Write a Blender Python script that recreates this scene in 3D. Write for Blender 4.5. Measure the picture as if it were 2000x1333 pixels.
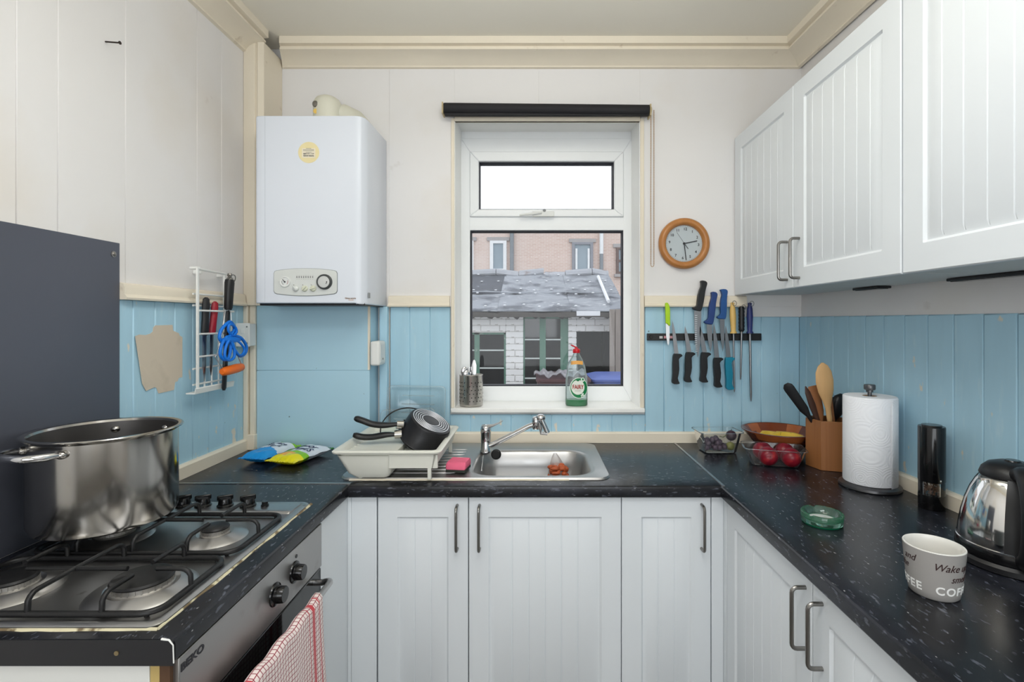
import bpy, bmesh, math, random
from mathutils import Vector, Matrix, noise as mnoise

for o in list(bpy.data.objects):
    bpy.data.objects.remove(o)
scn = bpy.context.scene
COL = scn.collection
PI = math.pi
FPX, CPX, CPY, CZ = 990.0, 1043.0, 628.0, 1.435      # focal length (px of 2000), principal point, eye height

# ---------------------------------------------------------------- camera
cam = bpy.data.cameras.new('camera')
cam.sensor_width = 36.0
cam.lens = FPX / 2000 * 36.0
cam.shift_x = -(CPX - 1000) / 2000
cam.shift_y = -(666.5 - CPY) / 2000
cam.clip_start = 0.02
cam_o = bpy.data.objects.new('camera', cam)
COL.objects.link(cam_o)
cam_o.location = (0, 0, CZ)
cam_o.rotation_euler = (PI / 2, 0, 0)
scn.camera = cam_o

# ---------------------------------------------------------------- overcast sky, added fill lights, exposure
world = bpy.data.worlds.new('overcast')
scn.world = world
world.use_nodes = True
_bg = world.node_tree.nodes['Background']
_bg.inputs[0].default_value = (0.90, 0.95, 1.0, 1)
_bg.inputs[1].default_value = 1.45

def area(name, loc, rot, sx, sy, power, color):
    l = bpy.data.lights.new(name, 'AREA')
    l.shape = 'RECTANGLE'; l.size = sx; l.size_y = sy; l.energy = power; l.color = color
    o = bpy.data.objects.new(name, l); COL.objects.link(o)
    o.location = loc; o.rotation_euler = rot
    return o
area('rear_fill_light', (0.05, -1.70, 1.50), (PI / 2 + math.radians(35), 0, 0), 1.9, 1.5, 29, (0.94, 0.98, 1.0))  # unseen fill behind the camera, tilted up to brighten the ceiling
area('ceiling_fill_light', (0.0, 0.25, 2.57), (0, 0, 0), 0.9, 0.5, 13, (0.98, 0.985, 1.0))  # unseen fill light added overhead
area('upward_fill_light', (0.0, 0.95, 2.285), (PI, 0, 0), 0.34, 0.34, 17, (0.97, 0.99, 1.0))  # unseen fill added to bounce light off the ceiling

scn.view_settings.view_transform = 'Standard'
scn.view_settings.look = 'None'
scn.view_settings.gamma = 1.0
scn.view_settings.use_curve_mapping = False
scn.view_settings.exposure = 0.0

# ---------------------------------------------------------------- helpers
WM = {}                                               # world matrix of every parent

def P(px, py, Y):                                     # the point at depth Y seen at a pixel of the 2000x1333 frame
    return Vector(((px - CPX) * Y / FPX, Y, CZ + (CPY - py) * Y / FPX))

def c(r, g, b):
    def f(v):
        v /= 255.0
        return v / 12.92 if v <= 0.04045 else ((v + 0.055) / 1.055) ** 2.4
    return (f(r), f(g), f(b))

class MB:
    def __init__(s):
        s.v = []; s.f = []; s.m = []; s.mi = 0
    def add(s, vs, fs):
        k = len(s.v)
        s.v += [Vector(p) for p in vs]
        for f in fs:
            s.f.append(tuple(i + k for i in f)); s.m.append(s.mi)
        return s
    def box(s, x0, x1, y0, y1, z0, z1):
        vs = [(x, y, z) for z in (z0, z1) for y in (y0, y1) for x in (x0, x1)]
        return s.add(vs, [(0, 2, 3, 1), (4, 5, 7, 6), (0, 1, 5, 4), (2, 6, 7, 3), (0, 4, 6, 2), (1, 3, 7, 5)])
    def prism(s, poly, a0, a1, axis='z'):
        def p3(p, a):
            return {'z': (p[0], p[1], a), 'y': (p[0], a, p[1]), 'x': (a, p[0], p[1])}[axis]
        n = len(poly)
        vs = [p3(p, a0) for p in poly] + [p3(p, a1) for p in poly]
        fs = [tuple(range(n))[::-1], tuple(range(n, 2 * n))] + [(i, (i + 1) % n, n + (i + 1) % n, n + i) for i in range(n)]
        return s.add(vs, fs)
    def rings(s, rs, cap0=True, cap1=True, closed=False):
        n = len(rs[0]); vs = [p for r in rs for p in r]; fs = []
        m = len(rs)
        for j in range(m if closed else m - 1):
            a, b = j * n, ((j + 1) % m) * n
            fs += [(a + i, a + (i + 1) % n, b + (i + 1) % n, b + i) for i in range(n)]
        if not closed:
            if cap0: fs.append(tuple(range(n))[::-1])
            if cap1: fs.append(tuple(range((m - 1) * n, m * n)))
        return s.add(vs, fs)
    def tube(s, pts, r, n=8, closed=False, flat=None):
        pts = [Vector(p) for p in pts]; m = len(pts)
        rad = r if isinstance(r, (list, tuple)) else [r] * m
        prev = None; rs = []
        for i, p in enumerate(pts):
            if closed:
                t = (pts[(i + 1) % m] - pts[i - 1]).normalized()
            else:
                t = (pts[min(i + 1, m - 1)] - pts[max(i - 1, 0)]).normalized()
            if prev is None:
                up = Vector((0, 0, 1)) if abs(t.z) < 0.9 else Vector((0, 1, 0))
                a = t.cross(up).normalized()
            else:
                a = (prev - t * prev.dot(t)).normalized()
            prev = a; b = t.cross(a)
            fl = flat or 1.0
            rs.append([p + (a * math.cos(2 * PI * k / n) + b * fl * math.sin(2 * PI * k / n)) * rad[i] for k in range(n)])
        return s.rings(rs, closed=closed)
    def ell(s, p0, p1, side, secs, n=12, bend=None):  # elliptical sections (t, half width, half thickness[, shift along side])
        p0, p1, side = Vector(p0), Vector(p1), Vector(side)
        ax = (p1 - p0).normalized(); side = (side - ax * side.dot(ax)).normalized(); nr = ax.cross(side)
        rs = []
        for q in secs:
            o = p0.lerp(p1, q[0]) + side * (q[3] if len(q) > 3 else 0) + nr * (bend(q[0]) if bend else 0)
            rs.append([o + side * q[1] * math.cos(2 * PI * k / n) + nr * q[2] * math.sin(2 * PI * k / n) for k in range(n)])
        return s.rings(rs)
    def lathe(s, prof, n=32, o=(0, 0, 0), sx=1.0, sy=1.0, ax='z', closed=False):
        o = Vector(o); rows = []; vs = []
        def p3(r, h, k):
            a = 2 * PI * k / n
            x, y = r * math.cos(a) * sx, r * math.sin(a) * sy
            return o + Vector({'z': (x, y, h), 'y': (x, -h, y), 'x': (h, x, y)}[ax])
        for r, h in prof:
            if r < 1e-6:
                rows.append([len(vs)]); vs.append(p3(0, h, 0))
            else:
                rows.append(list(range(len(vs), len(vs) + n))); vs += [p3(r, h, k) for k in range(n)]
        fs = []
        prs = list(zip(rows, rows[1:])) + ([(rows[-1], rows[0])] if closed else [])
        for A, B in prs:
            for k in range(n):
                k2 = (k + 1) % n
                if len(A) == 1 and len(B) == 1: continue
                if len(A) == 1: fs.append((A[0], B[k2], B[k]))
                elif len(B) == 1: fs.append((A[k], A[k2], B[0]))
                else: fs.append((A[k], A[k2], B[k2], B[k]))
        return s.add(vs, fs)
    def ball(s, o, r, n=12, m=8, sc=(1, 1, 1)):
        k = len(s.v)
        s.lathe([(r * math.sin(PI * i / m), -r * math.cos(PI * i / m)) for i in range(m + 1)], n)
        for q in s.v[k:]:
            q.x = q.x * sc[0] + o[0]; q.y = q.y * sc[1] + o[1]; q.z = q.z * sc[2] + o[2]
        return s
    def grid(s, fn, nu, nv, closed_u=False):
        vs = [fn(i / nu, j / nv) for j in range(nv + 1) for i in range(nu if closed_u else nu + 1)]
        w = nu if closed_u else nu + 1
        fs = [(j * w + i, j * w + (i + 1) % w, (j + 1) * w + (i + 1) % w, (j + 1) * w + i) for j in range(nv) for i in range(nu)]
        return s.add(vs, fs)
    def xf(s, M, k=0):
        for i in range(k, len(s.v)): s.v[i] = M @ s.v[i]
        return s
    def build(s, name, mats, parent=None, world=True, org=None, smooth=35, bevel=0, seg=2, sub=0, solid=0, recalc=True, rot=None):
        me = bpy.data.meshes.new(name)
        vs = s.v
        if parent is not None and world:
            Mi = WM[parent].inverted(); vs = [Mi @ v for v in vs]
        if org is not None and parent is None:
            org = Vector(org); vs = [v - org for v in vs]
        me.from_pydata([tuple(v) for v in vs], [], s.f)
        if not isinstance(mats, (list, tuple)): mats = [mats]
        for m in mats: me.materials.append(m)
        if any(s.m): me.polygons.foreach_set('material_index', s.m)
        if recalc:
            bm = bmesh.new(); bm.from_mesh(me)
            bmesh.ops.recalc_face_normals(bm, faces=bm.faces[:])
            bm.to_mesh(me); bm.free()
        if smooth:
            me.polygons.foreach_set('use_smooth', [True] * len(me.polygons))
            me.set_sharp_from_angle(angle=math.radians(smooth))
        o = bpy.data.objects.new(name, me); COL.objects.link(o)
        if parent is not None:
            o.parent = parent; WM[o] = WM[parent]
        else:
            if org is not None: o.location = org
            WM[o] = Matrix.Translation(org) if org is not None else Matrix()
        if solid:
            md = o.modifiers.new('solid', 'SOLIDIFY'); md.thickness = solid; md.offset = 0
        if bevel:
            md = o.modifiers.new('bevel', 'BEVEL'); md.width = bevel; md.segments = seg; md.limit_method = 'ANGLE'; md.angle_limit = math.radians(40)
        if sub:
            md = o.modifiers.new('sub', 'SUBSURF'); md.levels = sub; md.render_levels = sub
        return o

def spl(pts, n=4):                                    # open Catmull-Rom through the points
    P_ = [Vector(p) for p in pts]; P_ = [2 * P_[0] - P_[1]] + P_ + [2 * P_[-1] - P_[-2]]; out = []
    for i in range(1, len(P_) - 2):
        p0, p1, p2, p3 = P_[i - 1:i + 3]
        for k in range(n):
            t = k / n
            out.append(0.5 * ((2 * p1) + (p2 - p0) * t + (2 * p0 - 5 * p1 + 4 * p2 - p3) * t ** 2 + (3 * p1 - p0 - 3 * p2 + p3) * t ** 3))
    return out + [P_[-2]]

def tag(o, label=None, cat=None, group=None, kind=None):
    if label: o['label'] = label
    if cat: o['category'] = cat
    if group: o['group'] = group
    if kind: o['kind'] = kind
    return o

def thing(name, label, cat, loc=(0, 0, 0), rot=None, group=None, kind=None):
    o = bpy.data.objects.new(name, None); COL.objects.link(o)
    o.empty_display_size = 0.05
    M = Matrix.Translation(Vector(loc))
    if rot is not None:
        M = M @ (rot.to_4x4() if isinstance(rot, Matrix) else Matrix.Rotation(rot, 4, 'Z'))
    o.matrix_basis = M; WM[o] = M
    return tag(o, label, cat, group, kind)

def dup(root, M, label):                              # a copy of a thing with copies of its parts and sub-parts
    r = root.copy(); COL.objects.link(r); r.matrix_basis = M; WM[r] = M
    r['label'] = label
    for ch in KIDS(root):
        q = ch.copy(); COL.objects.link(q); q.parent = r
        for g in KIDS(ch):
            d = g.copy(); COL.objects.link(d); d.parent = q
    return r

def KIDS(o):
    return [x for x in COL.objects if x.parent == o]

_dg = None
def text(s, size, mat, M, parent, name='lettering', extrude=0.0004, shear=0.0, bold=0.0, warp=None, ax='CENTER', sx=1.0, sp=1.0):
    cu = bpy.data.curves.new('t', 'FONT'); cu.body = s; cu.size = size; cu.extrude = extrude
    cu.align_x = ax; cu.align_y = 'CENTER'; cu.shear = shear; cu.offset = bold; cu.resolution_u = 4; cu.space_character = sp
    t = bpy.data.objects.new('t', cu); COL.objects.link(t)
    dg = bpy.context.evaluated_depsgraph_get()
    me = bpy.data.meshes.new_from_object(t.evaluated_get(dg))
    mb = MB(); mb.v = [Vector((v.co.x * sx, v.co.y, v.co.z)) for v in me.vertices]
    mb.f = [tuple(p.vertices) for p in me.polygons]; mb.m = [0] * len(mb.f)
    bpy.data.objects.remove(t); bpy.data.curves.remove(cu); bpy.data.meshes.remove(me)
    if warp: mb.v = [Vector(warp(v)) for v in mb.v]
    if M is not None: mb.xf(M)
    if isinstance(parent, MB):
        parent.add(mb.v, mb.f); return parent
    return mb.build(name, mat, parent, smooth=None)

def basis(o, x, y):                                   # 4x4 from origin, x axis, y axis
    x = Vector(x).normalized(); y = Vector(y); y = (y - x * y.dot(x)).normalized(); z = x.cross(y)
    M = Matrix((x, y, z)).transposed().to_4x4(); M.translation = Vector(o)
    return M
FRONT = lambda o: basis(o, (1, 0, 0), (0, 0, 1))      # text facing the camera side (-Y)

# ---------------------------------------------------------------- materials
def M_(name, col, rough=0.5, metal=0.0, spec=0.5, vary=0.06, vscale=12.0, vstretch=(1, 1, 1), bump=0.0, bscale=60.0, bstretch=None, coat=0.0, trans=0.0, ior=1.45, aniso=0.0, sheen=0.0, rvar=0.08, sss=0.0):
    m = bpy.data.materials.new(name); m.use_nodes = True
    nt = m.node_tree; N = nt.nodes; L = nt.links
    b = N['Principled BSDF']
    b.inputs['Roughness'].default_value = rough; b.inputs['Metallic'].default_value = metal
    b.inputs['Specular IOR Level'].default_value = spec; b.inputs['Coat Weight'].default_value = coat
    b.inputs['Coat Roughness'].default_value = 0.06
    b.inputs['Transmission Weight'].default_value = trans; b.inputs['IOR'].default_value = ior
    b.inputs['Sheen Weight'].default_value = sheen
    if sss:
        b.inputs['Subsurface Weight'].default_value = sss; b.inputs['Subsurface Radius'].default_value = (0.01, 0.008, 0.006)
    tc = N.new('ShaderNodeTexCoord'); mp = N.new('ShaderNodeMapping'); mp.inputs['Scale'].default_value = vstretch
    L.new(tc.outputs['Object'], mp.inputs[0])
    nz = N.new('ShaderNodeTexNoise'); nz.inputs['Scale'].default_value = vscale; nz.inputs['Detail'].default_value = 4
    L.new(mp.outputs[0], nz.inputs['Vector'])
    mx = N.new('ShaderNodeMix'); mx.data_type = 'RGBA'; mx.name = 'base'
    mx.inputs[6].default_value = tuple(max(0, v * (1 - vary)) for v in col) + (1,)
    mx.inputs[7].default_value = tuple(min(1, v * (1 + vary)) for v in col) + (1,)
    L.new(nz.outputs[0], mx.inputs[0]); L.new(mx.outputs[2], b.inputs['Base Color'])
    if rvar and rough > 0.02:
        mr = N.new('ShaderNodeMapRange'); mr.inputs[3].default_value = max(0.01, rough * (1 - rvar * 2)); mr.inputs[4].default_value = min(1, rough * (1 + rvar * 2))
        L.new(nz.outputs[0], mr.inputs[0]); L.new(mr.outputs[0], b.inputs['Roughness'])
    if bump:
        mp2 = N.new('ShaderNodeMapping'); mp2.inputs['Scale'].default_value = bstretch or (1, 1, 1)
        L.new(tc.outputs['Object'], mp2.inputs[0])
        n2 = N.new('ShaderNodeTexNoise'); n2.inputs['Scale'].default_value = bscale; n2.inputs['Detail'].default_value = 3
        L.new(mp2.outputs[0], n2.inputs['Vector'])
        bp = N.new('ShaderNodeBump'); bp.inputs['Strength'].default_value = bump; bp.inputs['Distance'].default_value = 0.002
        L.new(n2.outputs[0], bp.inputs['Height']); L.new(bp.outputs[0], b.inputs['Normal'])
    return m

def overlay(m, col, scale, lo, hi, stretch=(1, 1, 1), detail=4, amount=1.0, zfade=None, seed=0.0):
    """mix a second colour (stain, fleck, worn paint, painted haze) over a material where a noise passes a threshold"""
    nt = m.node_tree; N = nt.nodes; L = nt.links; b = N['Principled BSDF']
    src = b.inputs['Base Color'].links[0].from_socket
    tc = N.new('ShaderNodeTexCoord'); mp = N.new('ShaderNodeMapping'); mp.inputs['Scale'].default_value = stretch
    mp.inputs['Location'].default_value = (seed, seed * 1.7, seed * 0.6)
    L.new(tc.outputs['Object'], mp.inputs[0])
    nz = N.new('ShaderNodeTexNoise'); nz.inputs['Scale'].default_value = scale; nz.inputs['Detail'].default_value = detail
    L.new(mp.outputs[0], nz.inputs['Vector'])
    val = nz.outputs[0]
    if zfade:                                         # (z0, gain0, z1, gain1): wear that grows towards an edge
        ge = N.new('ShaderNodeNewGeometry'); sp = N.new('ShaderNodeSeparateXYZ'); L.new(ge.outputs['Position'], sp.inputs[0])
        zr = N.new('ShaderNodeMapRange'); zr.inputs[1].default_value = zfade[0]; zr.inputs[2].default_value = zfade[2]
        zr.inputs[3].default_value = zfade[1]; zr.inputs[4].default_value = zfade[3]
        L.new(sp.outputs[2], zr.inputs[0])
        ad = N.new('ShaderNodeMath'); ad.operation = 'ADD'; L.new(val, ad.inputs[0]); L.new(zr.outputs[0], ad.inputs[1]); val = ad.outputs[0]
    mr = N.new('ShaderNodeMapRange'); mr.inputs[1].default_value = lo; mr.inputs[2].default_value = hi
    mr.inputs[3].default_value = 0; mr.inputs[4].default_value = amount
    L.new(val, mr.inputs[0])
    mx = N.new('ShaderNodeMix'); mx.data_type = 'RGBA'
    L.new(mr.outputs[0], mx.inputs[0]); L.new(src, mx.inputs[6]); mx.inputs[7].default_value = tuple(col) + (1,)
    L.new(mx.outputs[2], b.inputs['Base Color'])
    return m

def clear(name, tint=(1, 1, 1), fres=1.3, rough=0.02, film=0.0, filmcol=(0.8, 0.82, 0.85), base_refl=0.04):
    """thin clear sheet (glass pane, plastic): mostly transparent, a fresnel reflection and an optional diffuse film"""
    m = bpy.data.materials.new(name); m.use_nodes = True
    nt = m.node_tree; N = nt.nodes; L = nt.links
    for n in list(N): N.remove(n)
    out = N.new('ShaderNodeOutputMaterial'); tr = N.new('ShaderNodeBsdfTransparent'); tr.inputs[0].default_value = tuple(tint) + (1,)
    gl = N.new('ShaderNodeBsdfGlossy'); gl.inputs['Roughness'].default_value = rough; gl.inputs['Color'].default_value = (1, 1, 1, 1)
    lw = N.new('ShaderNodeFresnel'); lw.inputs[0].default_value = fres
    mx = N.new('ShaderNodeMixShader'); L.new(lw.outputs[0], mx.inputs[0]); L.new(tr.outputs[0], mx.inputs[1]); L.new(gl.outputs[0], mx.inputs[2])
    res = mx
    if film:
        df = N.new('ShaderNodeBsdfDiffuse'); df.inputs[0].default_value = tuple(filmcol) + (1,)
        tl = N.new('ShaderNodeBsdfTranslucent'); tl.inputs[0].default_value = tuple(filmcol) + (1,)
        ms = N.new('ShaderNodeMixShader'); ms.inputs[0].default_value = 0.5; L.new(df.outputs[0], ms.inputs[1]); L.new(tl.outputs[0], ms.inputs[2])
        nz = N.new('ShaderNodeTexNoise'); nz.inputs['Scale'].default_value = 5; nz.inputs['Detail'].default_value = 5
        tc = N.new('ShaderNodeTexCoord'); L.new(tc.outputs['Object'], nz.inputs['Vector'])
        mr = N.new('ShaderNodeMapRange'); mr.inputs[3].default_value = film * 0.6; mr.inputs[4].default_value = film * 1.4; L.new(nz.outputs[0], mr.inputs[0])
        m2 = N.new('ShaderNodeMixShader'); L.new(mr.outputs[0], m2.inputs[0]); L.new(mx.outputs[0], m2.inputs[1]); L.new(ms.outputs[0], m2.inputs[2])
        res = m2
    L.new(res.outputs[0], out.inputs[0])
    return m

cream = M_('cream_painted_wall', c(231, 229, 228), 0.6, vary=0.02, vscale=3, bump=0.05, bscale=120)
overlay(cream, c(218, 207, 190), 1.6, 0.50, 0.75, amount=0.55, detail=5)
overlay(cream, c(160, 146, 126), 9, 0.70, 0.80, amount=0.35, detail=6, seed=3)
cream_trim = M_('cream_gloss_paint', c(233, 223, 204), 0.4, vary=0.04, vscale=6, bump=0.08, bscale=40)
overlay(cream_trim, c(164, 142, 112), 14, 0.68, 0.78, amount=0.45, seed=5)
ceil_m = M_('ceiling_paint', c(234, 229, 216), 0.75, vary=0.05, vscale=2)
blue = M_('blue_painted_boards', c(171, 209, 227), 0.5, vary=0.08, vscale=7, vstretch=(3, 3, 0.6), bump=0.1, bscale=30, bstretch=(2, 2, 0.5))
overlay(blue, c(194, 221, 232), 18, 0.60, 0.72, (3, 3, 0.5), amount=0.45)
overlay(blue, c(222, 214, 200), 22, 0.685, 0.72, (1.2, 1.2, 0.55), amount=0.95, zfade=(0.945, 0.10, 1.05, 0.0), detail=5, seed=2)
overlay(blue, c(60, 66, 70), 45, 0.755, 0.775, amount=0.7, seed=7)
blue_panel = M_('blue_painted_panel', c(176, 212, 229), 0.5, vary=0.05, vscale=4, bump=0.06, bscale=40)
overlay(blue_panel, c(60, 66, 70), 40, 0.745, 0.765, amount=0.7, seed=9)
white_cab = M_('white_cabinet_foil', c(226, 231, 235), 0.38, vary=0.008, vscale=5, spec=0.4, rvar=0)
white_in = M_('white_carcass_board', c(205, 207, 205), 0.5, vary=0.02)
upvc = M_('white_window_plastic', c(245, 247, 248), 0.3, vary=0.02)
sill_m = M_('white_gloss_sill', c(246, 246, 243), 0.35, vary=0.03, vscale=6)
def worktop(name, stretch):
    m = M_(name, c(24, 25, 29), 0.25, vary=0.35, vscale=9, spec=0.38)
    overlay(m, c(52, 55, 66), 12, 0.48, 0.75, stretch, amount=0.6)
    overlay(m, c(100, 104, 116), 80, 0.61, 0.69, stretch, amount=0.55, detail=3, seed=1)
    overlay(m, c(128, 132, 144), 40, 0.665, 0.73, stretch, amount=0.45, detail=4, seed=8)
    overlay(m, c(190, 190, 190), 130, 0.72, 0.78, stretch, amount=0.7, detail=2, seed=4)
    return m
top_x = worktop('black_flecked_laminate', (0.45, 1.5, 1.5))
top_y = worktop('black_flecked_laminate_right', (1.3, 0.45, 1.3))
edge_black = M_('black_edging', c(32, 32, 35), 0.45, vary=0.1)
brushed = M_('brushed_steel', (0.50, 0.50, 0.50), 0.32, 1.0, vary=0.10, vscale=5, vstretch=(30, 1, 1), rvar=0.15)
sink_m = M_('satin_sink_steel', (0.46, 0.455, 0.45), 0.36, 1.0, vary=0.10, vscale=8, rvar=0.2)
polish = M_('polished_steel', (0.44, 0.425, 0.40), 0.17, 1.0, vary=0.10, vscale=7, rvar=0.4)
overlay(polish, (0.25, 0.23, 0.21), 16, 0.60, 0.80, (1, 1, 0.4), amount=0.5)
chrome = M_('chrome', (0.60, 0.60, 0.61), 0.07, 1.0, vary=0.05)
hobsteel = M_('stained_hob_steel', (0.44, 0.44, 0.44), 0.33, 1.0, vary=0.15, vscale=6, rvar=0.2)
overlay(hobsteel, (0.12, 0.10, 0.08), 20, 0.66, 0.74, amount=0.8, detail=6)
ovensteel = M_('greasy_oven_steel', (0.40, 0.39, 0.38), 0.38, 1.0, vary=0.12, vscale=5, rvar=0.25)
overlay(ovensteel, (0.22, 0.17, 0.15), 10, 0.58, 0.75, amount=0.6, detail=6)
handle_m = M_('satin_nickel', (0.25, 0.24, 0.225), 0.30, 1.0, vary=0.08)
blade_m = M_('knife_steel', (0.28, 0.28, 0.29), 0.3, 1.0, vary=0.1, vscale=20)
blackp = M_('black_plastic', c(24, 24, 26), 0.38, vary=0.15)
blackgloss = M_('black_gloss_plastic', c(14, 14, 15), 0.15, vary=0.15)
enamel = M_('black_enamel_iron', c(20, 20, 21), 0.42, vary=0.2, vscale=20, bump=0.05)
whitep = M_('white_plastic', c(230, 231, 228), 0.35, vary=0.02)
creamp = M_('off_white_plastic', c(222, 222, 212), 0.35, vary=0.03)
boiler_m = M_('white_enamel_casing', c(224, 229, 238), 0.28, vary=0.008, spec=0.4, rvar=0)
ink = M_('dark_print', c(45, 45, 50), 0.6, vary=0.05)
print_grey = M_('grey_print', c(150, 146, 132), 0.6, vary=0.05)
# ================================================================ the room
XL, XR, YB, YR, ZC = -1.205, 1.173, 2.243, -1.8, 2.64
TR = 0.030                                            # the right wall runs slightly out of square
def xr(y): return XR + TR * (YB - y)

def struct(o, label=None, cat=None):
    return tag(o, label, cat, None, 'structure')

struct(MB().box(-1.6, 1.6, YR - 0.1, YB + 0.3, -0.1, 0).build('floor', M_('pale_vinyl_floor', c(120, 116, 110), 0.5), smooth=None))
struct(MB().box(-1.6, 1.6, YR - 0.1, YB + 0.3, ZC, ZC + 0.12).build('ceiling', ceil_m, smooth=None))
def board(mb_poly, a0, a1, axis, mat, wall, name='board'):
    return MB().prism(mb_poly, a0, a1, axis).build(name, mat, wall, bevel=0.003, seg=1)

# ---- left wall: core, painted boards below the rail, wider painted boards above it
wl = struct(MB().box(XL - 0.15, XL - 0.012, YR - 0.1, YB + 0.3, 0, ZC).build('wall_left', cream, smooth=None))
ys = [1.5235 - 0.0887 + 0.0887 * k for k in range(0, 9)]
ys = [y for y in ys if y < 2.12] + [2.119]
for a, b in zip(ys, ys[1:]):
    MB().box(XL - 0.012, XL, a, b, 0.86, 1.50).build('board', blue, wl, bevel=0.0035, seg=1)
yu = [-1.8, -1.2, -0.6, -0.1, 0.32, 0.53, 0.75, 0.967, 1.18, 1.283, 1.495, 1.813, 1.955, 2.243]
for a, b in zip(yu, yu[1:]):
    MB().box(XL - 0.012, XL, a, b, 1.50, ZC).build('board', cream, wl, bevel=0.0022, seg=1)
MB().box(XL - 0.012, XL, -1.8, 1.4348, 0.0, 1.4985).build('board', cream, wl)

# ---- right wall
wr = struct(MB().prism([(xr(YR), YR - 0.1), (xr(YR) + 0.2, YR - 0.1), (xr(YR) + 0.2, YB + 0.3), (XR + 0.008, YB + 0.3), (XR + 0.010, YB)], 0, ZC).build('wall_right', cream, smooth=None))
ysr = [1.2615 + 0.0923 * k for k in range(-9, 11)] + [YB]
for a, b in zip(ysr, ysr[1:]):
    MB().prism([(xr(a), a), (xr(a) + 0.012, a), (xr(b) + 0.012, b), (xr(b), b)], 0.86, 1.455).build('board', blue, wr, bevel=0.0035, seg=1)

# ---- back wall with the window opening
OX0, OX1, OZ0, OZ1 = -0.3515, 0.469, 1.035, CZ + 0.915
bw = MB()
bw.box(XL - 0.15, OX0, YB + 0.012, YB + 0.3, 0, ZC).box(OX1, XR + 0.3, YB + 0.012, YB + 0.3, 0, ZC)
bw.box(OX0, OX1, YB + 0.012, YB + 0.3, 0, OZ0).box(OX0, OX1, YB + 0.012, YB + 0.3, OZ1, ZC)
wb = struct(bw.build('wall_back', cream, smooth=None))
def bx(px): return (px - CPX) * YB / FPX
def bz(py): return CZ + (CPY - py) * YB / FPX
for x0, x1 in ((XL, -0.64), (-0.64, OX0), (OX1, XR + 0.012)):   # plaster sheets over the rail
    MB().box(x0, x1, YB, YB + 0.012, 1.50 if x0 > -0.7 else 0.9, ZC).build('plaster_sheet', cream, wb, bevel=0.001, seg=1)
for x0, x1 in ((OX0, bx(1052)), (bx(1052), OX1)):
    MB().box(x0, x1, YB, YB + 0.012, CZ + 0.885, ZC).build('plaster_sheet', cream, wb, bevel=0.001, seg=1)
seams = [762, 800, 839.5, 879, 918.9, 958.3, 998, 1037.7, 1077.4, 1116.8, 1156, 1195.5, 1235, 1260, 1297, 1335.6, 1374, 1411.5, 1449, 1487, 1524, 1562]
for a, b in zip(seams, seams[1:]):
    top = 1.4985 if (b < 880 or (a >= 1260 and a < 1440)) else (1.455 if a >= 1440 else 1.022)
    MB().box(bx(a), bx(b), YB, YB + 0.012, 0.86, top).build('board', blue, wb, bevel=0.003, seg=1)
MB().box(bx(1449), XR + 0.01, YB + 0.001, YB + 0.012, 1.455, 1.50).build('plaster_sheet', cream, wb)

# ---- rear of the room, behind the camera
rw = MB().box(-1.4, -0.95, YR - 0.1, YR, 0, ZC).box(1.05, 1.6, YR - 0.1, YR, 0, ZC).box(-0.95, 1.05, YR - 0.1, YR, 0, 0.8).box(-0.95, 1.05, YR - 0.1, YR, 2.4, ZC)
struct(rw.build('wall_rear', cream, smooth=None))
w2 = thing('added_rear_window', None, None, (0.05, YR, 0.8), kind='structure')  # unseen window added as a frame round the rear fill light
fr = MB().box(-0.95, -0.90, YR - 0.08, YR - 0.02, 0.8, 2.4).box(1.0, 1.05, YR - 0.08, YR - 0.02, 0.8, 2.4).box(-0.95, 1.05, YR - 0.08, YR - 0.02, 0.8, 0.86).box(-0.95, 1.05, YR - 0.08, YR - 0.02, 2.34, 2.4)
fr.build('window_frame', upvc, w2)
MB().box(-0.9, 1.0, YR - 0.055, YR - 0.05, 0.86, 2.34).build('pane', clear('added_rear_glass'), w2, smooth=None)
cl = thing('added_ceiling_lamp', 'unseen square white fitting added for the ceiling fill light', 'lamp', (0, 0.25, ZC))  # unseen fitting added to house the ceiling fill
MB().box(-0.47, 0.47, -0.02, 0.52, 2.60, ZC - 0.001).build('fill_light_housing', whitep, cl, bevel=0.006)

pd = thing('added_pendant', 'unseen white pendant bowl added for the upward fill light', 'lamp', (0, 0.95, 2.2))  # unseen pendant added to carry the upward fill
MB().lathe([(0, 2.215), (0.10, 2.222), (0.17, 2.255), (0.20, 2.30), (0.196, 2.30), (0.166, 2.262), (0.098, 2.230), (0, 2.223)], 36, (0, 0.95, 0)).build('bowl', whitep, pd, smooth=50)
for k in range(3):
    a = 2 * PI * k / 3
    MB().tube([(0.197 * math.cos(a), 0.95 + 0.197 * math.sin(a), 2.30), (0, 0.95, ZC - 0.02)], 0.0015, 5).build('chain', handle_m, pd)
MB().lathe([(0, 0), (0.05, 0), (0.05, -0.015), (0, -0.03)], 20, (0, 0.95, ZC - 0.001)).build('ceiling_rose', whitep, pd)

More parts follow.
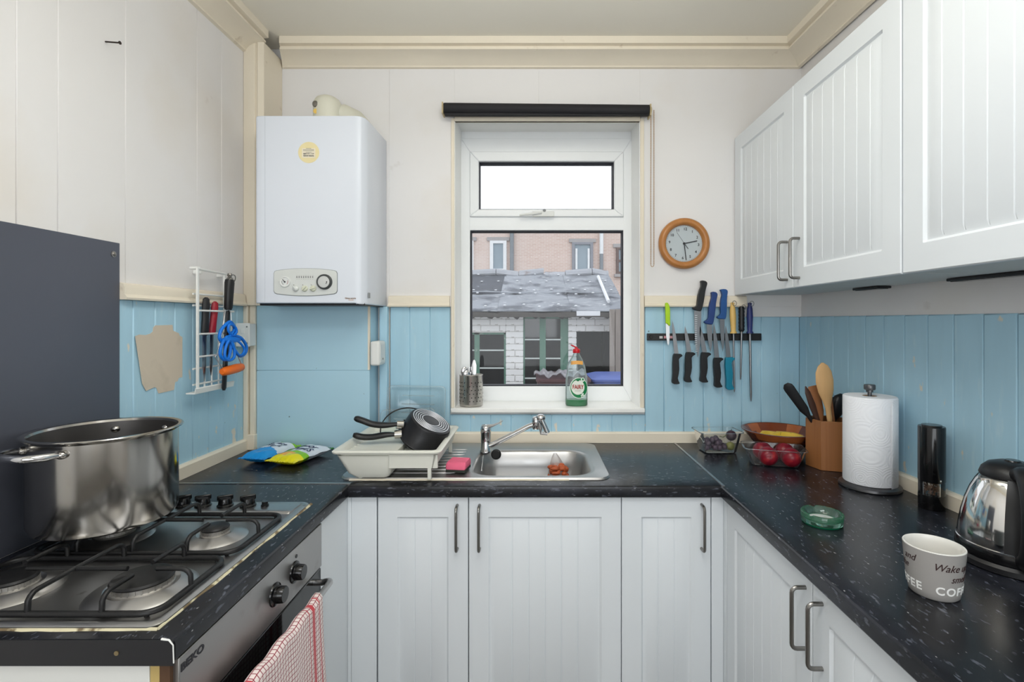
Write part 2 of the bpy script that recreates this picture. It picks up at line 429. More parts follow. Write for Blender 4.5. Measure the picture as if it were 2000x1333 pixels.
# ---- cornices (one profile swept along each wall)
prof = [(0, 0), (0.105, 0), (0.105, 0.030), (0.086, 0.033), (0.086, 0.040), (0.094, 0.043), (0.094, 0.050), (0.06, 0.056), (0.03, 0.068), (0.014, 0.080), (0.014, 0.086), (0, 0.088)]
n_trim = [0]
def trim(mb, mat, label, **kw):
    n_trim[0] += 1
    return struct(mb.build('trim_%d' % n_trim[0], mat, **kw), label, 'trim')
co = MB(); co.rings([[(x0 + s * p, YB - p, ZC - d) for p, d in prof] for x0, s in ((-1.112, 0.35), (XR, -1))])
trim(co, cream_trim, 'cream moulded cornice along the back wall above the window', smooth=20)
co = MB(); co.rings([[(XL + p, y, ZC - d) for p, d in prof] for y in (YR, 2.10)])
trim(co, cream_trim, 'cream moulded cornice along the left wall', smooth=20)
co = MB(); co.rings([[(xr(y) - p, y - p * k, ZC - d) for p, d in prof] for y, k in ((YR, 0), (YB, 1))])
trim(co, cream_trim, 'cream moulded cornice above the wall cabinets', smooth=20)
# ---- picture rails between boards and plaster
rp = [(0, 0), (0.022, 0), (0.024, 0.006), (0.017, 0.016), (0.017, 0.034), (0.013, 0.046), (0, 0.050)]
ra = MB().rings([[(XL + p, y, 1.4985 + d) for p, d in rp] for y in (1.471, 2.09)])
trim(ra, cream_trim, 'cream rail above the blue boards on the left wall', smooth=20)
ra = MB().rings([[(x, YB - p, 1.4985 + d) for p, d in rp] for x in (bx(760), bx(879))])
trim(ra, cream_trim, 'short cream rail between boiler and window', smooth=20)
ra = MB().rings([[(x, YB - p, 1.4985 + d) for p, d in rp] for x in (bx(1258), bx(1456))])
trim(ra, cream_trim, 'short cream rail behind the knife handles right of the window', smooth=20)
# ---- upstands along the worktops
us = [(0, 0), (0.018, 0), (0.018, 0.040), (0.012, 0.047), (0, 0.047)]
trim(MB().rings([[(x, YB - p, 0.9005 + d) for p, d in us] for x in (-0.687, XR)]), cream_trim, 'cream skirting strip on the worktop along the back wall', smooth=20)
trim(MB().rings([[(XL + p, y, 0.9005 + d) for p, d in us] for y in (1.472, 2.10)]), cream_trim, 'cream skirting strip on the worktop along the left wall', smooth=20)
trim(MB().rings([[(xr(y) - p, y, 0.9005 + d) for p, d in us] for y in (0.3, YB - 0.018)]), cream_trim, 'cream skirting strip on the worktop along the right wall', smooth=20)
# ---- corner boxing: cream post in the left corner, blue panelled boxing under the boiler
po = MB().prism([(XL, 2.10), (-1.192, 2.096), (-1.175, 2.090), (-1.150, 2.086), (-1.148, 2.094), (-1.142, 2.094), (-1.140, 2.086), (-1.113, 2.088), (-1.113, YB), (XL, YB)], 1.50, ZC - 0.052)
trim(po, cream_trim, 'cream boxed corner post left of the boiler', bevel=0.003)
po = MB().box(XL, -1.186, 2.098, 2.14, 0.9005, 1.50).box(-1.182, -1.160, 2.106, 2.14, 0.9005, 1.50).box(XL, -1.160, 2.115, 2.15, 0.9005, 1.50).box(-1.190, -1.158, 2.098, 2.14, 0.9005, 0.965)
trim(po, cream_trim, 'cream battens in the corner left of the blue boxing', bevel=0.003)
n_trim[0] += 1
bxo = struct(MB().box(-1.160, -0.689, 2.123, YB, 0.9005, 1.53).build('trim_%d' % n_trim[0], blue_panel, smooth=None), 'blue painted boxing below the boiler', 'trim')
MB().box(-1.160, -0.687, 2.119, 2.124, 0.9005, 1.2297).build('panel', blue_panel, bxo, bevel=0.001, seg=1)
MB().box(-1.160, -0.687, 2.119, 2.124, 1.2303, 1.53).build('panel', blue_panel, bxo, bevel=0.001, seg=1)
MB().box(-0.694, -0.686, 2.116, 2.126, 1.232, 1.53).build('corner_bead', cream_trim, bxo)
MB().box(-0.676, bx(760), YB - 0.030, YB, 0.9005, 1.50).build('batten', blue_panel, bxo, bevel=0.004)

# ================================================================ window
YF = 2.43
def fx(px): return (px - CPX) * YF / FPX
def fz(py): return CZ + (CPY - py) * YF / FPX
wn = thing('window_1', 'white plastic window with a top opening light over the sink', 'window', (0.06, YF, 1.05), kind='structure')
def ringframe(x0, x1, z0, z1, l, r, b, t, ya, yb):
    return (MB().prism([(x0, z0), (x0 + l, z0 + b), (x0 + l, z1 - t), (x0, z1)], ya, yb, 'y').prism([(x1, z0), (x1, z1), (x1 - r, z1 - t), (x1 - r, z0 + b)], ya, yb, 'y')
            .prism([(x0, z0), (x1, z0), (x1 - r, z0 + b), (x0 + l, z0 + b)], ya, yb, 'y').prism([(x0, z1), (x0 + l, z1 - t), (x1 - r, z1 - t), (x1, z1)], ya, yb, 'y'))
ringframe(OX0, OX1, fz(784.5), fz(270), fx(918) - OX0, OX1 - fx(1217.5), fz(755) - fz(784.5), fz(270) - fz(297), YF, YF + 0.06).build('window_frame', upvc, wn, bevel=0.0025)
MB().box(fx(916), fx(1219.5), YF + 0.001, YF + 0.058, fz(450), fz(424)).build('transom', upvc, wn, bevel=0.0025)
MB().box(OX0, OX1, YF + 0.010, YF + 0.06, fz(270), fz(253)).build('head_bead', upvc, wn, bevel=0.004)
sash = ringframe(fx(918.5), fx(1217), fz(424), fz(297.5), fx(935) - fx(918), fx(1217) - fx(1199), fz(410) - fz(424), fz(297) - fz(316), YF - 0.012, YF + 0.05).build('sash', upvc, wn, bevel=0.004)
gask = M_('black_gasket', c(30, 32, 42), 0.6)
pane_m = clear('window_glass', fres=1.30, film=0.022, filmcol=(0.86, 0.88, 0.92))  # pale diffuse film puts the haze into the glass
pane_up = clear('window_glass_top', fres=1.30, film=0.10, filmcol=(0.9, 0.91, 0.93))  # stronger film: more haze put into the top pane
def pane(x0, x1, y0, y1, m):
    X0, X1, Z0, Z1 = fx(x0), fx(x1), fz(y1), fz(y0)
    ringframe(X0, X1, Z0, Z1, 0.005, 0.005, 0.005, 0.006, YF + 0.006, YF + 0.05).build('gasket', gask, wn, smooth=None)
    MB().add([(X0, YF + 0.03, Z0), (X1, YF + 0.03, Z0), (X1, YF + 0.03, Z1), (X0, YF + 0.03, Z1)], [(0, 1, 2, 3)]).build('pane', m, wn, smooth=None)
pane(918, 1217.5, 450, 755, pane_m)
pane(935, 1199, 316, 410, pane_up)
hd = MB().box(fx(1040), fx(1082), YF - 0.028, YF - 0.012, fz(425), fz(415)).tube([(fx(1058), YF - 0.03, fz(418)), (fx(1046), YF - 0.036, fz(420)), (fx(1015), YF - 0.036, fz(423.5))], [0.006, 0.006, 0.005], 8)
hd.build('window_handle', whitep, sash, bevel=0.003)
MB().lathe([(0, 0.006), (0.007, 0.006), (0.007, 0)], 12, (fx(1063), YF - 0.028, fz(414)), ax='y').build('handle_screw', chrome, sash)
MB().box(-0.366, 0.488, 2.222, YF + 0.002, 1.032, 1.053).build('window_sill', sill_m, wn, bevel=0.005)
lin = MB().box(-0.366, OX0 - 0.0005, 2.236, 2.246, 1.053, CZ + 0.897).box(OX1 + 0.0005, 0.486, 2.236, 2.246, 1.053, CZ + 0.897).box(OX0 - 0.0005, OX1 + 0.0005, 2.236, 2.262, CZ + 0.885, OZ1 + 0.006)
lin.build('window_lining', cream_trim, wn, bevel=0.002)
rv = MB().box(OX0 - 0.004, OX0 + 0.002, YB, YF + 0.06, 1.053, OZ1).box(OX1 - 0.002, OX1 + 0.004, YB, YF + 0.06, 1.053, OZ1).box(OX0, OX1, YB + 0.012, YF + 0.06, OZ1 - 0.002, OZ1 + 0.004)
rv.build('reveal', sill_m, wn, smooth=None)

# ================================================================ worktops
WT0, WT1 = 0.862, 0.900
def nose(x0, x1, y_front, y_back, axis):              # post-formed front edge profile
    return [(y_back, WT0), (y_front + 0.003, WT0), (y_front, WT0 + 0.004), (y_front, WT1 - 0.009), (y_front + 0.0015, WT1 - 0.004), (y_front + 0.005, WT1 - 0.0012), (y_front + 0.010, WT1), (y_back, WT1)]
wk = thing('worktop', 'black flecked worktop holding the sink under the window', 'worktop', (-0.3, 1.94, WT0))
SX0, SX1, SY0, SY1 = -0.64, 0.245, 1.725, 2.185
mb = MB().prism(nose(0, 0, 1.645, SY0, 'x'), -0.603, 0.612, 'x')
mb.box(-1.204, -0.603, 1.671, SY0, WT0, WT1).box(-1.204, SX0, SY0, YB, WT0, WT1).box(SX1, 0.612, SY0, YB, WT0, WT1).box(SX0, SX1, SY1, YB, WT0, WT1)
mb.build('slab', top_x, wk, smooth=20)
MB().box(-1.187, -0.604, 1.6655, 1.6735, WT1 - 0.002, WT1 + 0.0022).build('joint_strip', brushed, wk)
wkl = thing('worktop', 'black flecked worktop around the gas hob', 'worktop', (-0.9, 1.26, WT0))
MB().prism([(-0.603 - q, b) for q, b in [(0.598, WT0), (0.003, WT0), (0, WT0 + 0.004), (0, WT1 - 0.009), (0.0015, WT1 - 0.004), (0.005, WT1 - 0.0012), (0.010, WT1), (0.598, WT1)]], 0.853, 1.668, 'y').build('slab', top_y, wkl, smooth=20)
el = MB().box(-1.201, -0.606, 0.8505, 0.853, WT0 - 0.006, WT1 - 0.001).build('end_strip', edge_black, wkl)
for x in (-0.69, -0.915):
    MB().lathe([(0, 0.0015), (0.004, 0.0015), (0.004, 0)], 10, (x - 0.01, 0.8505, 0.878), ax='y').build('screw', M_('brass_screw', (0.35, 0.28, 0.16), 0.4, 1.0), el)
MB().tube([(-0.626, 0.852, WT1 + 0.0005), (-0.612, 0.850, WT1), (-0.6045, 0.849, WT1 - 0.008), (-0.6035, 0.849, WT0)], [0.002, 0.0016, 0.0011, 0.0011], 6).build('sealant_bead', whitep, wkl)
wkr = thing('worktop', 'black flecked worktop carrying the kettle and fruit along the right wall', 'worktop', (0.9, 1.25, WT0))
mb = MB().prism([(0.605 + q, b) for q, b in [(0.05, WT0), (0.003, WT0), (0, WT0 + 0.004), (0, WT1 - 0.009), (0.0015, WT1 - 0.004), (0.005, WT1 - 0.0012), (0.010, WT1), (0.05, WT1)]], 0.3, 1.655, 'y')
mb.prism([(0.655, 0.3), (xr(0.3) - 0.0005, 0.3), (xr(YB) - 0.0005, YB), (0.6125, YB), (0.6125, 1.655), (0.655, 1.655)], WT0, WT1)
mb.build('slab', top_y, wkr, smooth=20)
MB().prism([(0.6105, 1.648), (0.6185, 1.648), (0.6205, 2.224), (0.6125, 2.224)], WT1 - 0.002, WT1 + 0.0022).box(0.6105, 0.6185, 1.6425, 1.648, WT0, WT1 + 0.0022).build('joint_strip', brushed, wkr)

# ================================================================ cabinets
def door_mb(w, h, grooves, fr=0.064, th=0.018):
    def lines(L, gs):
        a = [0, 0.0025, fr, fr + 0.006, fr + 0.010, fr + 0.022]
        out = a + [L - q for q in a]
        for g in gs: out += [g - 0.0022, g, g + 0.0022]
        return sorted(set(round(q, 5) for q in out))
    U, V = lines(w, grooves), lines(h, [])
    def dep(u, v):
        e = min(u, w - u, v, h - v)
        if e < 0.001: return 0.0025
        d = e - fr
        if d <= 1e-5: return 0
        if d <= 0.0061: return 0.006
        if d <= 0.0101: return 0.006
        for g in grooves:
            if abs(u - g) < 0.001 and d > 0.02: return 0.0045
        return 0.0018
    mb = MB(); nu = len(U)
    vs = [(u, dep(u, v), v) for v in V for u in U]
    mb.add(vs, [(j * nu + i, j * nu + i + 1, (j + 1) * nu + i + 1, (j + 1) * nu + i) for j in range(len(V) - 1) for i in range(nu - 1)])
    # edges and back share the outline of the front so the slab closes
    mb.add([(0, 0.0025, 0), (w, 0.0025, 0), (w, 0.0025, h), (0, 0.0025, h), (0, th, 0), (w, th, 0), (w, th, h), (0, th, h)],
           [(0, 4, 5, 1), (1, 5, 6, 2), (2, 6, 7, 3), (3, 7, 4, 0), (4, 7, 6, 5)])
    return mb
def handle_mb(x, z0, z1, out=0.032, r=0.0048):
    pts = [(x, 0.001, z0)]
    for k in range(5):
        a = PI / 2 * k / 4
        pts.append((x, -out + 0.012 - 0.012 * math.sin(a), z0 + 0.012 - 0.012 * math.cos(a)))
    for k in range(5):
        a = PI / 2 * k / 4
        pts.append((x, -out + 0.012 - 0.012 * math.cos(a), z1 - 0.012 + 0.012 * math.sin(a)))
    pts.append((x, 0.001, z1))
    return MB().tube(pts, r, 10)
def cabinet(name, label, cat, loc, rz, w, z0, z1, doors, depth, group=None, carc=(0, None), base=True):
    """local x runs along the face, the face looks to local -y; doors: (x0, x1, grooves, handle x, handle z0, z1)"""
    t = thing(name, label, cat, loc, rz, group)
    cz0 = z0
    MB().box(0.0015, w - 0.0015, 0.020, depth, z0 + 0.001, z1 - 0.001).build('carcass', white_in, t, world=False)
    for (x0, x1, ng, hx, h0, h1) in doors:
        ww, hh = x1 - x0, z1 - z0
        pitch = 0.0537 if base else 0.0555
        gs = [ww / 2 + (k - (ng - 1) / 2) * pitch for k in range(ng)]
        d = door_mb(ww, hh, gs).xf(Matrix.Translation((x0, 0, z0))).build('door', white_cab, t, world=False, smooth=25)
        if hx is not None:
            handle_mb(hx, h0, h1).build('handle', handle_m, d, world=False)
    if base:
        MB().box(0.0015, w - 0.0015, 0.05, 0.07, 0.0, z0).build('plinth', white_cab, t, world=False)
    return t
YD = 1.662
BZ0, BZ1 = 0.15, 0.857
cabinet('base_cabinet', 'narrow white base cabinet left of the double-width door, handle on its right', 'cabinet', (-0.5135, YD, 0), 0, 0.298, BZ0, BZ1, [(0.001, 0.297, 2, 0.262, 0.690, 0.832)], 0.55, 'white base cabinets')
cabinet('base_cabinet', 'widest white base cabinet directly below the sink', 'cabinet', (-0.2145, YD, 0), 0, 0.501, BZ0, 0.72, [], 0.55, 'white base cabinets')
sc = [o for o in COL.objects if o.name.startswith('base_cabinet') and 'widest' in o.get('label', '')][0]
d = door_mb(0.499, BZ1 - BZ0, [0.2495 + k * 0.0537 for k in (-2, -1, 0, 1, 2)]).xf(Matrix.Translation((0.001, 0, BZ0))).build('door', white_cab, sc, world=False, smooth=25)
handle_mb(0.036, 0.690, 0.832).build('handle', handle_m, d, world=False)
cabinet('base_cabinet', 'narrow white base cabinet in the corner right of the sink, handle on its right', 'cabinet', (0.287, YD, 0), 0, 0.294, BZ0, BZ1, [(0.001, 0.293, 2, 0.262, 0.690, 0.834)], 0.55, 'white base cabinets')
cabinet('base_cabinet', 'white base cabinet under the right worktop, farther from the camera, handle at its near edge', 'cabinet', (0.622, 1.637, 0), -PI / 2, 0.502, BZ0, 0.856, [(0.001, 0.501, 5, 0.476, 0.685, 0.825)], 0.53, 'white base cabinets')
cabinet('base_cabinet', 'white base cabinet under the right worktop nearest the camera, handle at its far edge', 'cabinet', (0.622, 1.133, 0), -PI / 2, 0.502, BZ0, 0.856, [(0.001, 0.501, 5, 0.040, 0.685, 0.825)], 0.53, 'white base cabinets')
cabinet('wall_cabinet', 'white double-door wall cabinet reaching the back wall, two handles side by side', 'cabinet', (0.885, 2.236, 0), -PI / 2, 1.014, 1.5495, 2.242,
        [(0.001, 0.504, 6, 0.466, 1.580, 1.712), (0.508, 1.013, 6, 0.546, 1.580, 1.712)], 0.285, base=False)
cabinet('wall_cabinet', 'white wall cabinet at the top right corner, cut off by the picture edge', 'cabinet', (0.885, 1.219, 0), -PI / 2, 0.512, 1.5495, 2.242,
        [(0.001, 0.511, 6, 0.472, 1.580, 1.712)], 0.285, base=False)
tag(MB().box(-0.600, -0.517, YD + 0.002, YD + 0.018, 0.12, BZ1).box(-0.612, -0.600, YD + 0.0, YD + 0.018, 0.12, BZ1).build('corner_panel', white_cab, org=(-0.56, YD, 0.12), bevel=0.002), 'plain white corner panel left of the base cabinet doors', 'panel')
tag(MB().box(0.583, 0.622, YD + 0.002, YD + 0.018, 0.12, BZ1).box(0.622, 0.638, 1.641, YD + 0.018, 0.12, BZ1).build('corner_panel', white_cab, org=(0.6, YD, 0.12), bevel=0.002), 'narrow white corner panel right of the base cabinet doors', 'panel')
tag(MB().box(-0.630, -0.612, 1.449, YD + 0.018, 0.12, BZ1).build('filler_panel', white_cab, org=(-0.62, 1.55, 0.12), bevel=0.002), 'white filler panel between the oven and the corner', 'panel')
for y0, y1, lab in ((1.63, 1.76, 'small black light strip under the double-door wall cabinet'), (1.02, 1.36, 'long black light strip under the wall cabinet at the picture edge')):
    t = thing('light_strip', lab, 'light strip', (1.14, (y0 + y1) / 2, 1.5495), group='light strips under the wall cabinets')
    MB().box(1.105, 1.15, y0, y1, 1.5415, 1.5495).build('strip_body', blackp, t, bevel=0.002)
    MB().box(1.112, 1.143, y0 + 0.006, y1 - 0.006, 1.540, 1.5418).build('diffuser', blackgloss, t)
# ================================================================ left run: splashback, hob, pot, oven
sp = thing('splashback', 'dark grey metal splashback sheet on the left wall behind the hob', 'splashback', (XL, 1.16, 0.9))
spm = M_('dark_grey_metal_sheet', c(90, 93, 103), 0.42, 0.45, vary=0.10, vscale=3, rvar=0.2)
MB().box(XL, XL + 0.003, 0.852, 1.471, 0.9005, 1.6615).build('sheet', spm, sp, bevel=0.0008, seg=1)
for y in (1.449, 0.875):
    MB().lathe([(0, 0.005), (0.004, 0.004), (0.006, 0.002), (0.009, 0.0015), (0.009, 0)], 14, (XL + 0.003, y, 1.627), ax='x').build('screw', handle_m, sp)
t = tag(MB().tube([(XL - 0.005, 1.425, 2.222), (XL + 0.040, 1.425, 2.2185)], 0.0022, 8).lathe([(0, 0.002), (0.0048, 0.002), (0.0048, 0), (0, 0)], 10, (XL + 0.040, 1.425, 2.2185), ax='x').build('nail', M_('rusty_nail', c(58, 50, 44), 0.6, 0.6), org=(XL, 1.425, 2.222)), 'dark nail sticking out high on the left wall', 'nail')

hob = thing('gas_hob', 'four-burner stainless gas hob with black pan supports set in the left worktop', 'hob', (-0.905, 1.18, WT1))
HX0, HX1, HY0, HY1 = -1.165, -0.652, 0.878, 1.482
def rrect(x0, x1, y0, y1, r, z, n=5):
    out = []
    for cx, cy, a0 in ((x1 - r, y1 - r, 0), (x0 + r, y1 - r, 90), (x0 + r, y0 + r, 180), (x1 - r, y0 + r, 270)):
        for k in range(n + 1):
            a = math.radians(a0 + 90 * k / n); out.append((cx + r * math.cos(a), cy + r * math.sin(a), z))
    return out
Z = WT1
mb = MB().rings([rrect(HX0, HX1, HY0, HY1, 0.02, Z + 0.0005), rrect(HX0, HX1, HY0, HY1, 0.02, Z + 0.005), rrect(HX0 + 0.006, HX1 - 0.006, HY0 + 0.006, HY1 - 0.006, 0.016, Z + 0.009),
                 rrect(HX0 + 0.014, HX1 - 0.014, HY0 + 0.014, HY1 - 0.014, 0.014, Z + 0.008), rrect(HX0 + 0.020, HX1 - 0.020, HY0 + 0.020, HY1 - 0.020, 0.012, Z + 0.004)])
plate = mb.build('hob_plate', hobsteel, hob, smooth=40)
# raised control strip across the far end
MB().rings([rrect(HX0 + 0.02, HX1 - 0.022, 1.395, HY1 - 0.012, 0.010, Z + 0.004), rrect(HX0 + 0.02, HX1 - 0.022, 1.400, HY1 - 0.012, 0.010, Z + 0.008), rrect(HX0 + 0.03, HX1 - 0.03, 1.406, HY1 - 0.018, 0.010, Z + 0.0095)]).build('control_strip', hobsteel, hob, smooth=40)
burners = [(-0.772, 1.000, 0.052), (-0.783, 1.245, 0.030), (-1.030, 1.000, 0.040), (-1.030, 1.245, 0.040)]
def gap(b): return b
for bxx, by, br in burners:
    MB().lathe([(br + 0.042, Z + 0.0042), (br + 0.036, Z + 0.009), (br + 0.010, Z + 0.017), (br + 0.004, Z + 0.012), (0, Z + 0.012)], 40, (bxx, by, 0)).build('burner_dish', sink_m, hob, smooth=50)
    cr = MB()
    n = 30
    cr.lathe([(br + 0.002, Z + 0.012), (br + 0.002, Z + 0.016), (br - 0.001, Z + 0.018), (br - 0.001, Z + 0.026), (0, Z + 0.026)], 40, (bxx, by, 0))
    for k in range(n):
        a = 2 * PI * k / n
        cr.box(-0.0012, 0.0012, br - 0.003, br + 0.001, 0, 0.007)
        for q in cr.v[-8:]:
            x, y = q.x, q.y
            q.x = bxx + x * math.cos(a) - y * math.sin(a); q.y = by + x * math.sin(a) + y * math.cos(a); q.z += Z + 0.018
    cr.build('burner_ring', M_('scorched_aluminium', (0.40, 0.385, 0.36), 0.42, 0.9, vary=0.25, vscale=50), hob, smooth=35)
    MB().lathe([(0, Z + 0.036), (br * 0.7, Z + 0.0355), (br - 0.001, Z + 0.033), (br + 0.0015, Z + 0.029), (br, Z + 0.026), (0, Z + 0.026)], 36, (bxx, by, 0)).build('burner_cap', enamel, hob, smooth=40)
def finger(p0, p1, z0=Z + 0.012, z1=Z + 0.047, r=0.0047):
    p0, p1 = Vector(p0), Vector(p1); d = (p1 - p0).normalized()
    pts = [Vector((p0.x, p0.y, z0)), Vector((p0.x, p0.y, z0 + 0.012)) + d * 0.001]
    for k in range(1, 5):
        a = PI / 2 * k / 4
        pts.append(Vector((p0.x, p0.y, 0)) + d * (0.020 * (1 - math.cos(a))) + Vector((0, 0, z1 - 0.020 + 0.020 * math.sin(a))))
    pts.append(Vector((p1.x, p1.y, z1)))
    return MB().tube(pts, r, 8)
for (gy0, gy1), bs in (((0.905, 1.120), (burners[0], burners[2])), ((1.142, 1.372), (burners[1], burners[3]))):
    x0, x1 = -1.140, -0.676
    gm = MB().tube(rrect(x0, x1, gy0, gy1, 0.035, Z + 0.012, 6), 0.0060, 8, closed=True)
    g = gm.build('pan_support', enamel, hob, smooth=60)
    for xx, yy in ((x0 + 0.02, gy0 + 0.006), (x1 - 0.02, gy0 + 0.006), (x0 + 0.02, gy1 - 0.006), (x1 - 0.02, gy1 - 0.006)):
        MB().lathe([(0.004, Z + 0.0042), (0.004, Z + 0.012)], 8, (xx, yy, 0)).build('foot', blackp, g)
    xm = -0.905; ym = bs[0][1]
    finger((xm, gy0, 0), (xm, ym, 0)).build('support_bar', enamel, g, smooth=60)
    finger((xm, gy1, 0), (xm, ym, 0)).build('support_bar', enamel, g, smooth=60)
    MB().tube([(bs[1][0] + 0.03, ym, Z + 0.047), (bs[0][0] - 0.03, ym, Z + 0.047)], 0.0047, 8).build('support_bar', enamel, g, smooth=60)
    for b in bs:
        finger((b[0], gy0, 0), (b[0], b[1] - 0.026, 0)).build('support_bar', enamel, g, smooth=60)
        finger((b[0], gy1, 0), (b[0], b[1] + 0.026, 0)).build('support_bar', enamel, g, smooth=60)
    finger((x1, ym, 0), (bs[0][0] + 0.028, ym, 0)).build('support_bar', enamel, g, smooth=60)
    finger((x0, ym, 0), (bs[1][0] - 0.028, ym, 0)).build('support_bar', enamel, g, smooth=60)
for kx in (-0.998, -0.942, -0.879, -0.814):
    kb = MB().lathe([(0.0215, Z + 0.0095), (0.0215, Z + 0.013), (0.018, Z + 0.016), (0.0165, Z + 0.030), (0.015, Z + 0.033), (0, Z + 0.033)], 24, (kx, 1.443, 0))
    kb = kb.build('control_knob', blackgloss, hob, smooth=40)
    MB().box(kx - 0.020, kx + 0.020, 1.4385, 1.4475, Z + 0.026, Z + 0.041).xf(Matrix.Translation((kx, 1.443, 0)) @ Matrix.Rotation(0.5, 4, 'Z') @ Matrix.Translation((-kx, -1.443, 0))).build('knob_grip', blackgloss, kb, bevel=0.003)
MB().lathe([(0.0105, Z + 0.0095), (0.0105, Z + 0.013), (0.008, Z + 0.014), (0.008, Z + 0.022), (0, Z + 0.0225)], 16, (-0.766, 1.443, 0)).build('ignition_button', blackgloss, hob, smooth=40)
seal = M_('yellowed_sealant', c(206, 198, 166), 0.6, vary=0.15, vscale=30)
overlay(seal, c(90, 70, 40), 22, 0.55, 0.62, amount=0.9)
sm_ = MB()
random.seed(4)
ysl = [HY0 + 0.605 * k / 24 for k in range(25)]
sm_.rings([[(HX1 - 0.001, y, Z), (HX1 + 0.001 + random.random() * 0.005, y, Z), (HX1 + 0.001, y, Z + 0.0025), (HX1 - 0.001, y, Z + 0.004)] for y in ysl])
sm_.rings([[(x, HY0 + 0.001, Z), (x, HY0 - 0.001 - random.random() * 0.005, Z), (x, HY0 - 0.001, Z + 0.002), (x, HY0 + 0.001, Z + 0.004)] for x in [HX0 + (HX1 - HX0) * k / 20 for k in range(21)]])
sm_.build('sealant', seal, hob, smooth=40)

# ---- stock pot on the back left burner
PZ = Z + 0.052
PX, PY, PR = -1.040, 1.235, 0.1435
pot = thing('stock_pot', 'large dented stainless stock pot without lid on the hob beside the splashback', 'pot', (PX, PY, PZ))
pm = MB().lathe([(0, 0), (0.100, 0), (0.128, 0.002), (0.139, 0.008), (PR, 0.020), (PR, 0.212), (PR + 0.004, 0.2165), (PR + 0.0095, 0.2185), (PR + 0.0105, 0.2205), (PR + 0.0095, 0.2225), (PR + 0.004, 0.2235), (PR - 0.001, 0.2215), (PR - 0.003, 0.216)], 72)
pm.build('pot_body', polish, pot, world=False, smooth=40)
MB().lathe([(PR - 0.003, 0.216), (PR - 0.003, 0.02), (0.136, 0.010), (0, 0.006)], 72).build('pot_inside', M_('dull_pot_inside', (0.20, 0.19, 0.185), 0.38, 0.9, vary=0.15, vscale=6, rvar=0.2), pot, world=False, smooth=40, recalc=False)
for hd_a in (-106, 98):
    a0 = math.radians(hd_a)
    pts = []
    for k in range(13):
        u = -1 + 2 * k / 12
        ang = a0 + u * 0.44
        ext = 0.052 * (1 - abs(u) ** 3.2)
        pts.append(((PR + 0.003 + ext) * math.cos(ang * 1), (PR + 0.003 + ext) * math.sin(ang), 0.196 + 0.004 * (1 - abs(u))))
    h = MB().tube(pts, [0.006] + [0.0085] * 11 + [0.006], 10).build('handle', chrome, pot, world=False, smooth=60)
    for u in (-1, 1):
        ang = a0 + u * 0.44
        MB().ball(((PR + 0.002) * math.cos(ang), (PR + 0.002) * math.sin(ang), 0.195), 0.012, 12, 8, (1, 1, 0.8)).build('mounting_plate', polish, pot, world=False)
        MB().ball(((PR - 0.003) * math.cos(ang), (PR - 0.003) * math.sin(ang), 0.197), 0.006, 10, 6).build('rivet', chrome, pot, world=False)

# ---- built-in oven below the worktop
ov = thing('oven', 'built-in oven with greasy steel control panel under the hob worktop', 'oven', (-0.86, 1.14, 0.15))
MB().box(-1.17, -0.628, 0.874, 1.446, 0.15, 0.855).build('oven_body', M_('oven_case', c(70, 70, 72), 0.5, 0.6), ov)
cp = MB().box(-0.628, -0.606, 0.866, 1.4475, 0.737, 0.8585).build('control_panel', ovensteel, ov, bevel=0.002)
for ky, kz in ((1.283, 0.800), (1.186, 0.7955)):
    kk = MB().lathe([(0.027, 0), (0.026, 0.003), (0.020, 0.005), (0.0185, 0.022), (0.017, 0.0245), (0, 0.0245)], 28, (-0.606, ky, kz), ax='x').build('control_knob', blackgloss, cp, smooth=40)
MB().lathe([(0, 0.0015), (0.0045, 0.0015), (0.0045, 0)], 14, (-0.606, 1.292, 0.836), ax='x').build('indicator_lamp', blackgloss, cp)
tm = basis((-0.6055, 0.900, 0.838), (0, 1, 0), (0, 0, 1))
text('BEKO', 0.018, ink, tm, cp, sx=1.35, bold=0.0006)
dglass = M_('black_oven_glass', c(12, 12, 14), 0.08, spec=0.6)
dr = MB().box(-0.628, -0.608, 0.866, 1.4475, 0.19, 0.732).build('door', dglass, ov, bevel=0.003)
hb = [(-0.608, 1.402, 0.712)]
for k in range(7):
    a = PI / 2 * k / 6
    hb.append((-0.585 + 0.030 * math.sin(a) - 0.0, 1.402 - 0.030 * (1 - math.cos(a)), 0.712 + 0.012 * math.sin(a)))
for k in range(7):
    a = PI / 2 * (1 - k / 6)
    hb.append((-0.585 + 0.030 * math.sin(a), 0.911 + 0.030 * (1 - math.cos(a)), 0.712 + 0.012 * math.sin(a)))
hb.append((-0.608, 0.911, 0.712))
MB().tube(hb, 0.0085, 10).build('handle', brushed, dr, smooth=60)
tag(MB().box(-1.19, -0.650, 0.856, 0.872, 0.02, WT0 - 0.006).build('end_panel', M_('scuffed_white_panel', c(222, 222, 218), 0.5, vary=0.03), org=(-0.92, 0.864, 0.02), bevel=0.001), 'scuffed white end panel under the near end of the hob worktop', 'panel')
tag(MB().box(-0.6495, -0.634, 0.858, 0.872, 0.02, WT0 - 0.006).build('batten', M_('raw_pine', c(190, 165, 105), 0.7, vary=0.15, vscale=8, vstretch=(8, 8, 1)), org=(-0.642, 0.865, 0.02)), 'raw pine batten beside the white end panel', 'batten')
tag(MB().box(-0.6335, -0.6165, 0.858, 0.872, 0.02, WT0 - 0.006).build('batten', M_('dark_stained_pine', c(88, 62, 42), 0.7, vary=0.2, vscale=8, vstretch=(8, 8, 1)), org=(-0.625, 0.865, 0.02)), 'dark stained batten at the corner next to the oven', 'batten')

